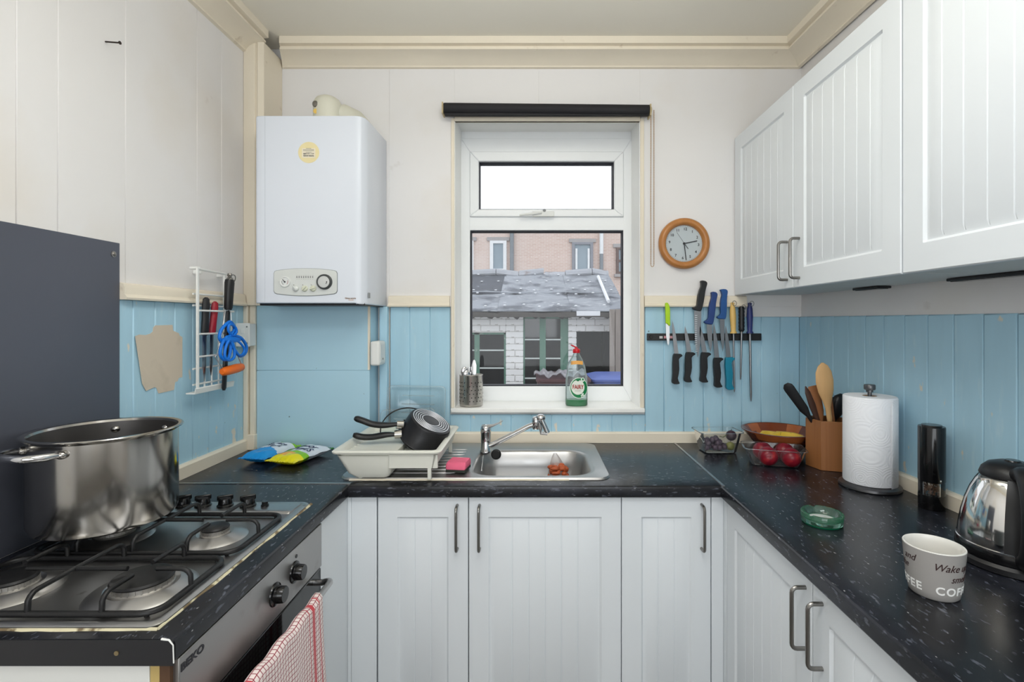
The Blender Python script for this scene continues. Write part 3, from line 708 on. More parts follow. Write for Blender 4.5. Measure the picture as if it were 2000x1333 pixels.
# ---- tea towel over the oven handle
tow = M_('checked_cotton', c(236, 222, 218), 0.85, vary=0.03, vscale=60, sheen=0.3, bump=0.25, bscale=400)
nt = tow.node_tree; N = nt.nodes; L = nt.links; b = N['Principled BSDF']
src = b.inputs['Base Color'].links[0].from_socket
uv = N.new('ShaderNodeUVMap'); sp_ = N.new('ShaderNodeSeparateXYZ'); L.new(uv.outputs[0], sp_.inputs[0])
def band(sock, period, width, off=0.0, edges=None):
    a = N.new('ShaderNodeMath'); a.operation = 'ADD'; a.inputs[1].default_value = 10 + off; L.new(sock, a.inputs[0])
    m1 = N.new('ShaderNodeMath'); m1.operation = 'MODULO'; m1.inputs[1].default_value = period; L.new(a.outputs[0], m1.inputs[0])
    l = N.new('ShaderNodeMath'); l.operation = 'LESS_THAN'; l.inputs[1].default_value = width; L.new(m1.outputs[0], l.inputs[0])
    return l.outputs[0]
def mixc(fac, col, s0):
    m = N.new('ShaderNodeMix'); m.data_type = 'RGBA'; L.new(fac, m.inputs[0]); L.new(s0, m.inputs[6]); m.inputs[7].default_value = col + (1,)
    return m.outputs[2]
s0 = mixc(band(sp_.outputs[0], 0.0115, 0.0020), c(150, 60, 72), src)
s0 = mixc(band(sp_.outputs[1], 0.0115, 0.0020), c(150, 55, 68), s0)
s0 = mixc(band(sp_.outputs[0], 0.30, 0.014, 0.155), c(196, 50, 62), s0)
s0 = mixc(band(sp_.outputs[0], 0.30, 0.0035, 0.180), c(190, 50, 62), s0)
s0 = mixc(band(sp_.outputs[0], 0.30, 0.0035, 0.125), c(190, 50, 62), s0)
L.new(s0, b.inputs['Base Color'])
HXh, HZh = -0.555, 0.724
def towel_pt(u, v):                                   # u along the handle, v from the back hem over the bar to the front hem
    y = 1.302 - 0.36 * u
    lb, lf, r = 0.30, 0.42, 0.0125
    arc = PI * r; s = v * (lb + arc + lf)
    amp = 0.006
    if s < lb:
        zz = HZh - (lb - s); k = (lb - s) / lb
        x = HXh - r + 0.003 * math.sin(u * 16) * k
    elif s < lb + arc:
        a = PI * (s - lb) / arc; x = HXh - r * math.cos(a); zz = HZh + r * math.sin(a)
    else:
        d = s - lb - arc; k = d / lf
        x = HXh + r + (amp * math.sin(u * 15 + 0.6) + 0.005 * math.sin(u * 31 + 2 * k)) * k + 0.012 * k
        zz = HZh - d
    y += 0.02 * (u - 0.5) * (0 if s < lb + arc else (s - lb - arc) / lf) + 0.004 * math.sin(v * 9 + u * 5)
    return Vector((x, y, zz + 0.003 * math.sin(u * 23 + v * 4)))
tb = MB().grid(towel_pt, 40, 70)
tw = tb.build('tea_towel', tow, org=(HXh, 1.15, HZh), smooth=80, solid=0.0022, recalc=False)
uvl = tw.data.uv_layers.new(name='UVMap')
for p in tw.data.polygons:
    for li in p.loop_indices:
        vi = tw.data.loops[li].vertex_index; i, j = vi % 41, vi // 41
        uvl.data[li].uv = (i / 40 * 0.36, j / 70 * 0.76)
tag(tw, 'white and red checked tea towel hung over the oven door handle', 'tea towel')

# ================================================================ left wall: paper scrap, wire rack and its tools
def onleft(px, py, X):                                # the point of the plane x = X behind a pixel
    Y = X * FPX / (px - CPX)
    return Vector((X, Y, CZ + (CPY - py) * Y / FPX))
pp = [(268, 657), (277, 654), (290, 655), (300, 652), (305, 648), (306, 640), (310, 636), (343, 635), (344, 646), (350, 649), (355, 651), (357, 656), (362, 659), (362, 737), (355, 739), (353, 745), (348, 747), (346, 762), (330, 766), (316, 769), (312, 758), (308, 757), (291, 764), (283, 750), (276, 705)]
card = M_('buff_card', c(208, 195, 176), 0.8, vary=0.05, vscale=6)
overlay(card, c(160, 148, 130), 9, 0.6, 0.75, amount=0.35)
pb = MB(); q3 = [onleft(x, y, XL + 0.0115) for x, y in pp]; n = len(q3)
pb.add(q3 + [v - Vector((0.0015, 0, 0)) for v in q3], [tuple(range(n)), tuple(range(n, 2 * n))[::-1]] + [(i, (i + 1) % n, n + (i + 1) % n, n + i) for i in range(n)])
cpt = q3[0].lerp(q3[13], 0.5)
bm_sheet = pb
for v in bm_sheet.v:                                  # the free left edge lifts off the wall a little
    v.x += 0.0 if v.y > 1.60 else (1.60 - v.y) * 0.06 - 0.010 * 0
    if v.y > 1.60: v.x -= 0.010
    else: v.x -= 0.010
tag(bm_sheet.build('card_scrap', card, org=cpt, smooth=None), 'torn buff card scrap stuck to the blue boards beside the splashback', 'card')

RX0, RX1 = XL + 0.026, XL + 0.057                     # wall side and room side of the rack
rk = thing('wire_rack', 'white wire cutlery rack hung on the left wall over the blue boards', 'rack', (XL, 1.83, 1.185))
ry0, ry1, rz0, rz1 = 1.728, 1.930, 1.195, 1.617
def rod(a, b, r=0.0035): return MB().tube([a, b], r, 8)
up = MB().box(RX1 - 0.006, RX1, ry0, ry0 + 0.012, rz0, rz1).build('upright', whitep, rk, bevel=0.002)
MB().box(RX0, RX0 + 0.006, ry1 - 0.010, ry1, rz0, rz1).build('upright', whitep, rk, bevel=0.002)
MB().box(XL + 0.0005, RX0 + 0.004, ry0 + 0.060, ry0 + 0.068, rz1 - 0.014, rz1).box(XL + 0.0005, RX0 + 0.004, ry1 - 0.010, ry1 - 0.002, rz1 - 0.014, rz1).build('wall_hook', whitep, rk, bevel=0.002)
MB().tube([(RX0 + 0.003, ry0 + 0.005, rz1), (RX1 - 0.003, ry0 + 0.006, rz1 + 0.001), (RX1 - 0.003, ry0 + 0.014, rz1 + 0.001)], 0.005, 8).build('top_bracket', whitep, rk)
rod((RX1 - 0.004, ry0 + 0.006, rz1 - 0.002), (RX0 + 0.003, ry1, rz1 - 0.002), 0.0045).build('rail', whitep, rk)
for z in (1.472, 1.391, 1.313):
    MB().tube([(RX1 - 0.003, ry0 + 0.006, z), (RX1 - 0.003, ry1 + (0.012 if z > 1.45 else 0), z), (RX0 + 0.003, ry1 + (0.012 if z > 1.45 else 0), z)], 0.0035, 8).build('rail', whitep, rk)
for z in (1.53, 1.49, 1.27, 1.215):
    rod((RX0 + 0.003, ry0 + 0.02, z), (RX0 + 0.003, ry1, z)).build('rail', whitep, rk)
for k in range(1, 5):
    y = ry0 + (ry1 - ry0) * k / 5
    rod((RX0 + 0.003, y, 1.391), (RX0 + 0.003, y, 1.20), 0.003).build('rod', whitep, rk)
MB().rings([[(RX0, y, 1.187), (RX1, y, 1.187), (RX1 + 0.004, y, 1.205), (RX1 + 0.001, y, 1.208), (RX1 - 0.002, y, 1.192), (RX0, y, 1.192)] for y in (ry0 - 0.012, ry1 + 0.006)]).build('drip_tray', whitep, rk)

# two handles standing in the rack
def rack_knife(label, mat, y, ztop, zmid, zlow, lean, w):
    k = thing('kitchen_knife', label, 'knife', (XL + 0.038, y, zlow), group='knives standing in the wire rack')
    xk = XL + 0.041
    MB().ell((xk, y - lean, zmid), (xk + 0.002, y + lean * 0.6, ztop), (0, 1, 0), [(0, w * 0.75, 0.009), (0.1, w, 0.011), (0.4, w * 0.86, 0.011), (0.8, w * 1.02, 0.011), (0.95, w * 0.9, 0.009), (1, w * 0.4, 0.004)], 12).build('handle', mat, k)
    MB().ell((xk, y - lean, zmid + 0.005), (xk, y - lean * 1.6, zlow), (0, 1, 0), [(0, w * 0.8, 0.0012), (0.7, w * 0.7, 0.001), (1, 0.002, 0.0006)], 8).build('blade', blade_m, k)
redp = M_('red_plastic', c(150, 22, 40), 0.35, vary=0.08)
rack_knife('black-handled knife standing in the white wire rack', blackp, 1.795, 1.520, 1.385, 1.222, 0.004, 0.0155)
rack_knife('red-handled knife standing in the white wire rack', redp, 1.842, 1.507, 1.388, 1.24, 0.010, 0.0145)

# long black steel with ring hanging at the far front of the rack
st = thing('sharpening_steel', 'long black sharpening steel with steel knob and ring, hanging in the wire rack', 'sharpening steel', (RX1 + 0.013, 1.887, 1.19))
sx_, sy_ = RX1 + 0.013, 1.887
q1 = onleft(447, 545, sx_); 
MB().ell((sx_, sy_ - 0.006, 1.478), (sx_ + 0.002, sy_, 1.590), (0, 1, 0), [(0, 0.012, 0.012), (0.08, 0.0155, 0.014), (0.5, 0.017, 0.015), (0.9, 0.0185, 0.016), (1, 0.016, 0.014)], 14).build('handle', blackp, st)
MB().ell((sx_, sy_ - 0.032, 1.182), (sx_, sy_ - 0.006, 1.478), (0, 1, 0), [(0, 0.006, 0.004), (0.03, 0.0115, 0.006), (0.6, 0.012, 0.007), (1, 0.010, 0.006)], 10).build('sheath', blackp, st)
MB().lathe([(0, 0.026), (0.007, 0.024), (0.009, 0.018), (0.006, 0.011), (0.010, 0.007), (0.013, 0), (0, 0)], 16, (sx_ + 0.002, sy_, 1.589)).build('knob', handle_m, st)
MB().tube([(sx_ + 0.004 + 0.006 * math.sin(a), sy_ + 0.010 + 0.021 * math.cos(a), 1.592 + 0.017 * math.sin(a)) for a in [2 * PI * k / 20 for k in range(20)]], 0.0018, 6, closed=True).build('ring', handle_m, st)

# peeler-like tool: wire loop with an orange roller
sl = thing('cheese_slicer', 'wire tool with orange roller handle hooked on the white rack', 'slicer', (RX1 + 0.028, 1.92, 1.235))
orange = M_('orange_plastic', c(238, 112, 24), 0.4, vary=0.05)
X9 = RX1 + 0.026
A, B = onleft(433, 727, X9), onleft(474, 717, X9 + 0.006)
MB().ell(A, B, (0, 0, 1), [(0, 0.009, 0.009), (0.05, 0.0145, 0.013), (0.3, 0.0175, 0.015), (0.7, 0.0175, 0.015), (0.95, 0.0145, 0.013), (1, 0.009, 0.009)], 12).build('roller', orange, sl)
wp = [onleft(435, 722, X9), onleft(420, 697, X9), onleft(424, 692, X9), onleft(432, 660, X9), onleft(438, 618, X9 - 0.004), onleft(440, 608, X9 - 0.008), onleft(447, 605, X9 - 0.008), onleft(451, 612, X9 - 0.004), onleft(452, 630, X9), onleft(455, 675, X9 + 0.003), onleft(474, 717, X9 + 0.006)]
MB().tube(wp, 0.0019, 8).build('wire_frame', chrome, sl, smooth=60)

# bright blue looped strap
blu = M_('bright_blue_silicone', c(10, 118, 222), 0.45, vary=0.06)
bb = thing('looped_strap', 'bright blue looped strap bundle hanging from the white wire rack', 'strap', (RX1 + 0.03, 1.93, 1.30))
def loop(pts, X, r=0.0052, name='loop'):
    m = len(pts); P3 = [onleft(x, y, X) for x, y in pts]; sm = []
    for i in range(m):                                # closed Catmull-Rom
        p0, p1, p2, p3 = P3[i - 1], P3[i], P3[(i + 1) % m], P3[(i + 2) % m]
        for k in range(4):
            t_ = k / 4
            sm.append(0.5 * ((2 * p1) + (p2 - p0) * t_ + (2 * p0 - 5 * p1 + 4 * p2 - p3) * t_ ** 2 + (3 * p1 - p0 - 3 * p2 + p3) * t_ ** 3))
    MB().tube(sm, r, 8, closed=True).build(name, blu, bb, smooth=60)
XS = RX1 + 0.030
loop([(446, 630), (432, 645), (429, 662), (438, 668), (450, 655), (458, 642), (452, 631)], XS, 0.0058)
loop([(448, 634), (458, 638), (462, 648), (455, 656), (446, 646)], XS + 0.006, 0.0048)
loop([(440, 662), (452, 656), (470, 660), (481, 676), (479, 690), (468, 696), (456, 680), (448, 668)], XS + 0.004, 0.0055)
loop([(444, 658), (434, 672), (430, 692), (437, 703), (446, 700), (450, 684), (450, 668)], XS + 0.010, 0.0055)
loop([(448, 664), (440, 682), (440, 700), (450, 704), (458, 696), (456, 676)], XS + 0.016, 0.0052)
loop([(452, 668), (462, 690), (472, 694), (477, 682), (466, 668)], XS + 0.016, 0.0042)
MB().ell(onleft(436, 664, XS + 0.010), onleft(468, 664, XS + 0.014), (0, 0, 1), [(0, 0.006, 0.006), (0.3, 0.012, 0.010), (0.7, 0.011, 0.010), (1, 0.006, 0.006)], 10).build('knot', blu, bb)

# socket box in the corner
so = thing('wall_switch', 'white double switch box fixed in the left corner by the blue boxing', 'switch', (-1.175, 2.07, 1.33))
MB().box(XL + 0.001, -1.150, 2.050, 2.097, 1.335, 1.425).build('back_box', whitep, so, bevel=0.003)
MB().box(-1.204, -1.147, 2.043, 2.051, 1.332, 1.428).build('face_plate', whitep, so, bevel=0.003)
for z in (1.360, 1.395):
    rkb = MB().box(-1.182, -1.166, 2.0405, 2.044, z - 0.010, z + 0.010).build('rocker', whitep, so, bevel=0.002)
for z in (1.347, 1.413):
    MB().lathe([(0, 0.0012), (0.003, 0.0012), (0.003, 0)], 10, (-1.157, 2.043, z), ax='y').build('screw', handle_m, so)
# white sensor on the side of the boxing
se = thing('alarm_sensor', 'small rounded white alarm box on the side of the blue boxing', 'sensor', (-0.66, 2.14, 1.25))
MB().box(-0.680, -0.640, 2.098, 2.188, 1.250, 1.352).build('case', whitep, se, bevel=0.010, seg=4)
MB().box(-0.642, -0.6385, 2.108, 2.178, 1.262, 1.340).build('cover', whitep, se, bevel=0.003)
MB().lathe([(0, 0.002), (0.004, 0.0015), (0.004, 0)], 12, (-0.6385, 2.14, 1.277), ax='x').build('button', print_grey, se)
# ================================================================ boiler
BX0, BX1, BY0, BZb, BZt = -1.079, -0.650, 1.957, 1.505, 2.230
bo = thing('boiler', 'white wall-hung gas boiler with a control panel and round yellow sticker', 'boiler', (-0.865, YB, BZb))
pl = [(BX0 + 0.004, YB - 0.001), (BX0, YB - 0.01), (BX0, BY0 + 0.014), (BX0 + 0.003, BY0 + 0.006), (BX0 + 0.010, BY0 + 0.002), (BX0 + 0.035, BY0), (BX1 - 0.045, BY0)]
for k in range(1, 8):
    a = PI / 2 * k / 8
    pl.append((BX1 - 0.045 + 0.028 * math.sin(a) * 1.0 + 0.0, BY0 + 0.012 * (1 - math.cos(a))))
pl += [(BX1 - 0.014, BY0 + 0.016), (BX1 - 0.008, BY0 + 0.024), (BX1 - 0.004, BY0 + 0.05), (BX1, YB - 0.01), (BX1 - 0.004, YB - 0.001)]
bl = MB().prism(pl, BZb, BZt)
for v in bl.v:                                        # the underside rises slightly towards the wall side
    if abs(v.z - BZb) < 1e-6 and v.x > BX1 - 0.03: v.z -= 0.004
bl.build('casing', boiler_m, bo, smooth=40, bevel=0.004, seg=3)
MB().box(BX0 + 0.01, BX1 - 0.01, BY0 + 0.02, YB - 0.001, BZb - 0.008, BZb + 0.002).build('underside', blackp, bo)
MB().box(BX0 + 0.040, BX0 + 0.0412, BY0 - 0.0006, BY0 + 0.001, BZb + 0.004, BZt - 0.004).build('fold_line', M_('seam_grey', c(196, 202, 210), 0.5), bo)
YC = BY0
def bpx(px, py, y=YC): return P(px, py, y)
# control panel with bowed top and bottom edges
cpn = M_('pale_grey_panel', c(216, 219, 216), 0.4, vary=0.02)
def bowed(x0, x1, z0, z1, bow, r, n=10):
    out = []
    for k in range(n + 1):
        u = k / n; out.append((x0 + r + (x1 - x0 - 2 * r) * u, z0 - bow * (1 - (2 * u - 1) ** 2)))
    out += [(x1 - r * 0.3, z0 + r * 0.3), (x1, z0 + r)]
    out += [(x1, z1 - r), (x1 - r * 0.3, z1 - r * 0.3)]
    for k in range(n + 1):
        u = 1 - k / n; out.append((x0 + r + (x1 - x0 - 2 * r) * u, z1 + bow * (1 - (2 * u - 1) ** 2)))
    out += [(x0 + r * 0.3, z1 - r * 0.3), (x0, z1 - r), (x0, z0 + r), (x0 + r * 0.3, z0 + r * 0.3)]
    return out
a, b_ = bpx(535.5, 574), bpx(658.5, 529)
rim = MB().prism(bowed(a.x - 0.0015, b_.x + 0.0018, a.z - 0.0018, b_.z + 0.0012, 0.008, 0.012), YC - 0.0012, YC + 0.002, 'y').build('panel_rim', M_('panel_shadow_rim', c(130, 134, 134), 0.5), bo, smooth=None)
cpl = MB().prism(bowed(a.x, b_.x, a.z, b_.z, 0.008, 0.012), YC - 0.0035, YC + 0.002, 'y').build('control_panel', cpn, bo, smooth=None, bevel=0.0012)
YP = YC - 0.0035
g0 = bpx(557, 551, YP)
gauge = MB().lathe([(0, 0.003), (0.0165, 0.003), (0.0172, 0.005), (0.0195, 0.005), (0.0205, 0.003), (0.021, 0)], 32, g0, ax='y').build('pressure_gauge', M_('gauge_face', c(228, 230, 228), 0.3), cpl, smooth=40)
gm_ = MB().box(g0.x - 0.001, g0.x + 0.001, YP - 0.0045, YP - 0.0032, g0.z - 0.003, g0.z + 0.013).xf(Matrix.Translation(g0) @ Matrix.Rotation(-0.75, 4, 'Y') @ Matrix.Translation(-g0)).lathe([(0, 0.0048), (0.003, 0.0045), (0.003, 0.003)], 12, g0, ax='y')
gm_.build('needle', ink, cpl)
for k in range(9):                                    # short scale arcs: dark on the left, red on the right
    pass
def arc(o, r, a0, a1, w, y, mat, name, par, n=10):
    mb = MB()
    pts = [(o.x + r * math.cos(math.radians(a0 + (a1 - a0) * k / n)), y, o.z + r * math.sin(math.radians(a0 + (a1 - a0) * k / n))) for k in range(n + 1)]
    return mb.tube(pts, w, 5).build(name, mat, par)
arc(g0, 0.0115, 165, 245, 0.0007, YP - 0.003, ink, 'scale_arc', cpl)
arc(g0, 0.0115, -50, 25, 0.0008, YP - 0.003, redp, 'scale_arc', cpl)
g1 = bpx(634, 551, YP)
dk = M_('dark_grey_plastic', c(66, 70, 70), 0.4)
tmr = MB().lathe([(0.0225, 0.010), (0.0255, 0.011), (0.029, 0.008), (0.030, 0.0), (0.0225, 0.0)], 40, g1, ax='y', closed=True).build('timer_ring', dk, cpl, smooth=40)
MB().lathe([(0, 0.009), (0.020, 0.009), (0.0225, 0.0085), (0.0225, 0)], 36, g1, ax='y').build('timer_dial', M_('dial_grey', c(206, 208, 206), 0.4), cpl, smooth=40)
MB().box(g1.x + 0.010, g1.x + 0.013, YP - 0.0098, YP - 0.008, g1.z - 0.004, g1.z + 0.002).box(g1.x + 0.008, g1.x + 0.011, YP - 0.0098, YP - 0.008, g1.z - 0.008, g1.z - 0.005).build('dial_mark', ink, cpl)
kn = M_('ivory_knob', c(214, 216, 196), 0.4)
for k, (px, py) in enumerate(((578, 564), (595.5, 564), (612, 564))):
    o = bpx(px, py, YP)
    kk = MB().lathe([(0, 0.008), (0.008, 0.008), (0.0105, 0.006), (0.0118, 0.002), (0.012, 0)], 24, o, ax='y').build('control_knob', kn if k else cpn, cpl, smooth=40)
    MB().box(o.x - 0.0025, o.x + 0.0025, o.y - 0.0125, o.y - 0.006, o.z - 0.0105, o.z + 0.0105).xf(Matrix.Translation(o) @ Matrix.Rotation((-0.7, 0.8, 1.3)[k], 4, 'Y') @ Matrix.Translation(-o)).build('knob_grip', kn if k else cpn, kk, bevel=0.0015)
    MB().lathe([(0, 0.001), (0.0018, 0.001), (0.0018, 0)], 8, (o.x - 0.008, YP, o.z + 0.014), ax='y').build('mark', print_grey, cpl)
lt = MB()
for k in range(8):
    o = bpx(580 + k * 4.4, 541.5, YP)
    lt.lathe([(0, 0.0012), (0.0020, 0.0012), (0.0020, 0)], 10, o, ax='y')
lt.build('indicator_lights', ink, cpl)
lt = MB()
for k in range(8):
    o = bpx(580 + k * 4.4, 545, YP); lt.box(o.x - 0.002, o.x + 0.002, YP - 0.0005, YP + 0.0005, o.z - 0.0006, o.z + 0.0006)
    o = bpx(580 + k * 4.4, 538.5, YP); lt.box(o.x - 0.002, o.x + 0.002, YP - 0.0005, YP + 0.0005, o.z - 0.0006, o.z + 0.0006)
lt.build('print_marks', print_grey, cpl)
s0_ = bpx(603, 298)
stk = MB().lathe([(0, 0.0008), (0.0405, 0.0008), (0.041, 0)], 48, s0_, ax='y').build('sticker', M_('pale_yellow_sticker', c(236, 222, 172), 0.5, vary=0.03), bo, smooth=None)
MB().box(s0_.x - 0.026, s0_.x + 0.026, YC - 0.0012, YC - 0.0006, s0_.z - 0.021, s0_.z + 0.016).build('sticker_label', M_('sticker_pale', c(236, 226, 204), 0.5), stk, smooth=None)
lt = MB()
for dz, w in ((0.0150, 0.010), (0.0105, 0.021), (0.0062, 0.021), (0.0006, 0.011)):
    lt.box(s0_.x - w, s0_.x + w, YC - 0.0016, YC - 0.001, s0_.z + dz - 0.0008, s0_.z + dz + 0.0008)
lt.build('small_print', print_grey, stk, smooth=None)
text('0800 072 1154', 0.0068, ink, FRONT((s0_.x, YC - 0.0014, s0_.z - 0.0055)), stk)
text('Glow-worm', 0.0082, ink, FRONT((s0_.x, YC - 0.0014, s0_.z - 0.0130)), stk, bold=0.0002)
lg = bpx(684.5, 583)
text('Glow-worm', 0.0085, M_('bronze_print', c(120, 84, 40), 0.5), FRONT((lg.x, YC - 0.0006, lg.z)), bo, bold=0.0002)
lt = MB().box(lg.x - 0.008, lg.x + 0.012, YC - 0.0006, YC + 0.0004, lg.z - 0.0075, lg.z - 0.0058)
lt.build('small_print', M_('amber_print', c(190, 130, 60), 0.5), bo, smooth=None)
MB().box(BX1 - 0.0035, BX1 - 0.0005, 1.995, 2.013, 1.527, 1.548).build('side_badge', M_('grey_badge', c(150, 152, 152), 0.5), bo)
# flue elbow on top
fl = M_('ivory_flue_plastic', c(216, 214, 198), 0.4, vary=0.03)
fo = Vector((P(640, 226, 2.09).x, 2.09, BZt))
fb = MB().lathe([(0.056, -0.002), (0.056, 0.085), (0.054, 0.102), (0.046, 0.118), (0.032, 0.127), (0, 0.131)], 32, fo).build('flue_elbow', fl, bo, smooth=50)
MB().tube([(fo.x + 0.02, 2.10, BZt + 0.060), (fo.x + 0.055, 2.12, BZt + 0.068), (fo.x + 0.085, 2.17, BZt + 0.066), (fo.x + 0.09, YB, BZt + 0.062)], [0.040, 0.043, 0.043, 0.043], 18).build('flue_pipe', fl, bo, smooth=50)
MB().lathe([(0, 0.006), (0.011, 0.005), (0.0135, 0)], 18, (fo.x - 0.030, 2.043, BZt + 0.082), ax='y').build('test_cap', handle_m, fb)
MB().lathe([(0, 0.003), (0.010, 0.003), (0.010, 0)], 16, (fo.x - 0.028, 2.043, BZt + 0.052), ax='y').build('yellow_dot', M_('yellow_spot', c(226, 190, 96), 0.5), fb)

# ================================================================ blind over the window
bdz = CZ + (CPY - 211) * 2.19 / FPX
bd = thing('roller_blind', 'rolled-up black roller blind on brackets above the window', 'blind', (0.06, 2.205, bdz - 0.025))
xa, xb = P(867, 211, 2.19).x, P(1268, 211, 2.19).x
blk = M_('black_blind_fabric', c(30, 29, 33), 0.7, vary=0.15, vscale=40)
MB().tube([(xa, 2.205, bdz + 0.004), (xb, 2.205, bdz - 0.005)], 0.0235, 24).box(xa + 0.002, xb - 0.002, 2.196, 2.214, bdz - 0.028, bdz - 0.02).build('fabric_roll', blk, bd, smooth=50)
for xx, dz in ((xa - 0.007, 0.004), (xb + 0.007, -0.005)):
    MB().box(xx - 0.003, xx + 0.003, 2.190, YB - 0.001, bdz + dz - 0.026, bdz + dz + 0.024).lathe([(0, 0.006), (0.016, 0.005), (0.018, 0)], 20, (xx, 2.205, bdz + dz), ax='x').build('bracket', M_('aged_plastic', c(196, 178, 138), 0.5), bd, bevel=0.001)
cx0, cx1 = P(1270.5, 300, 2.205).x, P(1276.5, 300, 2.205).x
zt, zb_ = bdz - 0.005, P(1273, 520, 2.205).z
pts = [(cx0, 2.199, zt)] + [(cx0 + 0.001 * math.sin(k), 2.199, zt + (zb_ - zt) * k / 8) for k in range(1, 8)]
for k in range(9):
    a = PI * k / 8; pts.append(((cx0 + cx1) / 2 - (cx1 - cx0) / 2 * math.cos(a), 2.199, zb_ + 0.006 - 0.010 * math.sin(a)))
pts += [(cx1, 2.199, zb_ + (zt - zb_) * k / 8) for k in range(1, 9)]
chm = M_('brown_bead_chain', c(166, 130, 84), 0.5, vary=0.2, vscale=90)
chn = MB().tube(pts, 0.0013, 5)
for s_ in (cx0, cx1):
    for k in range(90):
        chn.ball((s_, 2.199, zt + (zb_ - zt) * (k + 0.5) / 91), 0.0023, 5, 4)
tag(chn.build('bead_chain', chm, bd, smooth=60), kind='stuff')

# ================================================================ clock
co_ = P(1338, 475, 2.215)
ck = thing('wall_clock', 'round wooden wall clock with a silver dial right of the window', 'clock', (co_.x, YB, co_.z))
wood_clock = M_('oak_varnish', c(180, 120, 62), 0.35, vary=0.14, vscale=9, vstretch=(6, 6, 1.2), coat=0.2)
o = Vector((co_.x, YB, co_.z))
MB().lathe([(0.108, 0), (0.1125, 0.010), (0.111, 0.022), (0.105, 0.030), (0.095, 0.033), (0.086, 0.029), (0.082, 0.022), (0.080, 0.014), (0.080, 0.0)], 64, o, ax='y', closed=True).build('frame', wood_clock, ck, smooth=50)
MB().lathe([(0, 0.012), (0.0805, 0.012), (0.0805, 0.002), (0, 0.002)], 48, o, ax='y').build('dial', M_('silver_dial', c(196, 204, 207), 0.4, 0.0, vary=0.02), ck, smooth=None)
rotk = math.radians(5)
nm = MB()
for h in range(1, 13):
    a = rotk + 2 * PI * h / 12
    text(str(h), 0.0165, ink, FRONT((o.x + 0.064 * math.sin(a), YB - 0.0125, o.z + 0.064 * math.cos(a))), nm, bold=0.0003)
for k in range(60):
    a = rotk + 2 * PI * k / 60
    q = MB().box(-0.0003, 0.0003, -0.0005, 0.0004, 0.0745, 0.078 if k % 5 else 0.0785).xf(Matrix.Translation((o.x, YB - 0.0125, o.z)) @ Matrix.Rotation(a, 4, 'Y'))
    nm.add(q.v, q.f)
nm.build('numerals', ink, ck, smooth=None)
def hand(dx, dz, w, y, name, back=0.0):
    L_ = math.hypot(dx, dz); a = math.atan2(dx, dz)
    MB().box(-w, w, y - 0.0008, y, -back, L_).xf(Matrix.Translation((o.x, 0, o.z)) @ Matrix.Rotation(a, 4, 'Y')).build(name, ink, ck, smooth=None)
hand(0.0570, 0.0115, 0.0021, YB - 0.0145, 'hour_hand')
hand(0.0085, -0.0730, 0.0017, YB - 0.0160, 'minute_hand')
hand(-0.0330, 0.0480, 0.0005, YB - 0.0175, 'second_hand')
hand(0.0170, -0.0240, 0.0012, YB - 0.0176, 'second_hand_weight')
MB().lathe([(0, 0.007), (0.0045, 0.007), (0.005, 0)], 14, (o.x, YB - 0.0115, o.z), ax='y').build('hub', ink, ck)
MB().lathe([(0, 0.0195), (0.0812, 0.0195)], 40, o, ax='y').build('cover_glass', clear('clock_glass'), ck, smooth=None)

# ================================================================ magnetic strip with knives and steels
YK = 2.205
def kp(u, v, y=YK): return P(1240 + u / 4.444, 530 + v / 4.444, y)
a, b_ = kp(118, 542), kp(1116, 604)
ms = thing('knife_strip', 'black magnetic knife strip screwed to the blue boards right of the window', 'knife strip', ((a.x + b_.x) / 2, YB, b_.z))
MB().box(a.x, b_.x, YB - 0.020, YB - 0.0005, b_.z, a.z).build('bar', blackp, ms, bevel=0.002)
q = kp(150, 572)
MB().lathe([(0, 0.002), (0.0075, 0.002), (0.0085, 0)], 16, (q.x, YB - 0.020, q.z), ax='y').build('screw_cap', blackgloss, ms)
q0, q1 = kp(222, 565), kp(345, 588)
MB().box(q0.x + 0.02, q1.x, YB - 0.0206, YB - 0.0198, q1.z + 0.0015, q0.z + 0.001).build('red_sticker', M_('faded_red_sticker', c(206, 150, 156), 0.5), ms)
MB().box(q0.x, q0.x + 0.014, YB - 0.0206, YB - 0.0198, q1.z + 0.001, q0.z).build('white_sticker', M_('worn_white_sticker', c(190, 190, 190), 0.5, vary=0.3, vscale=200), ms)

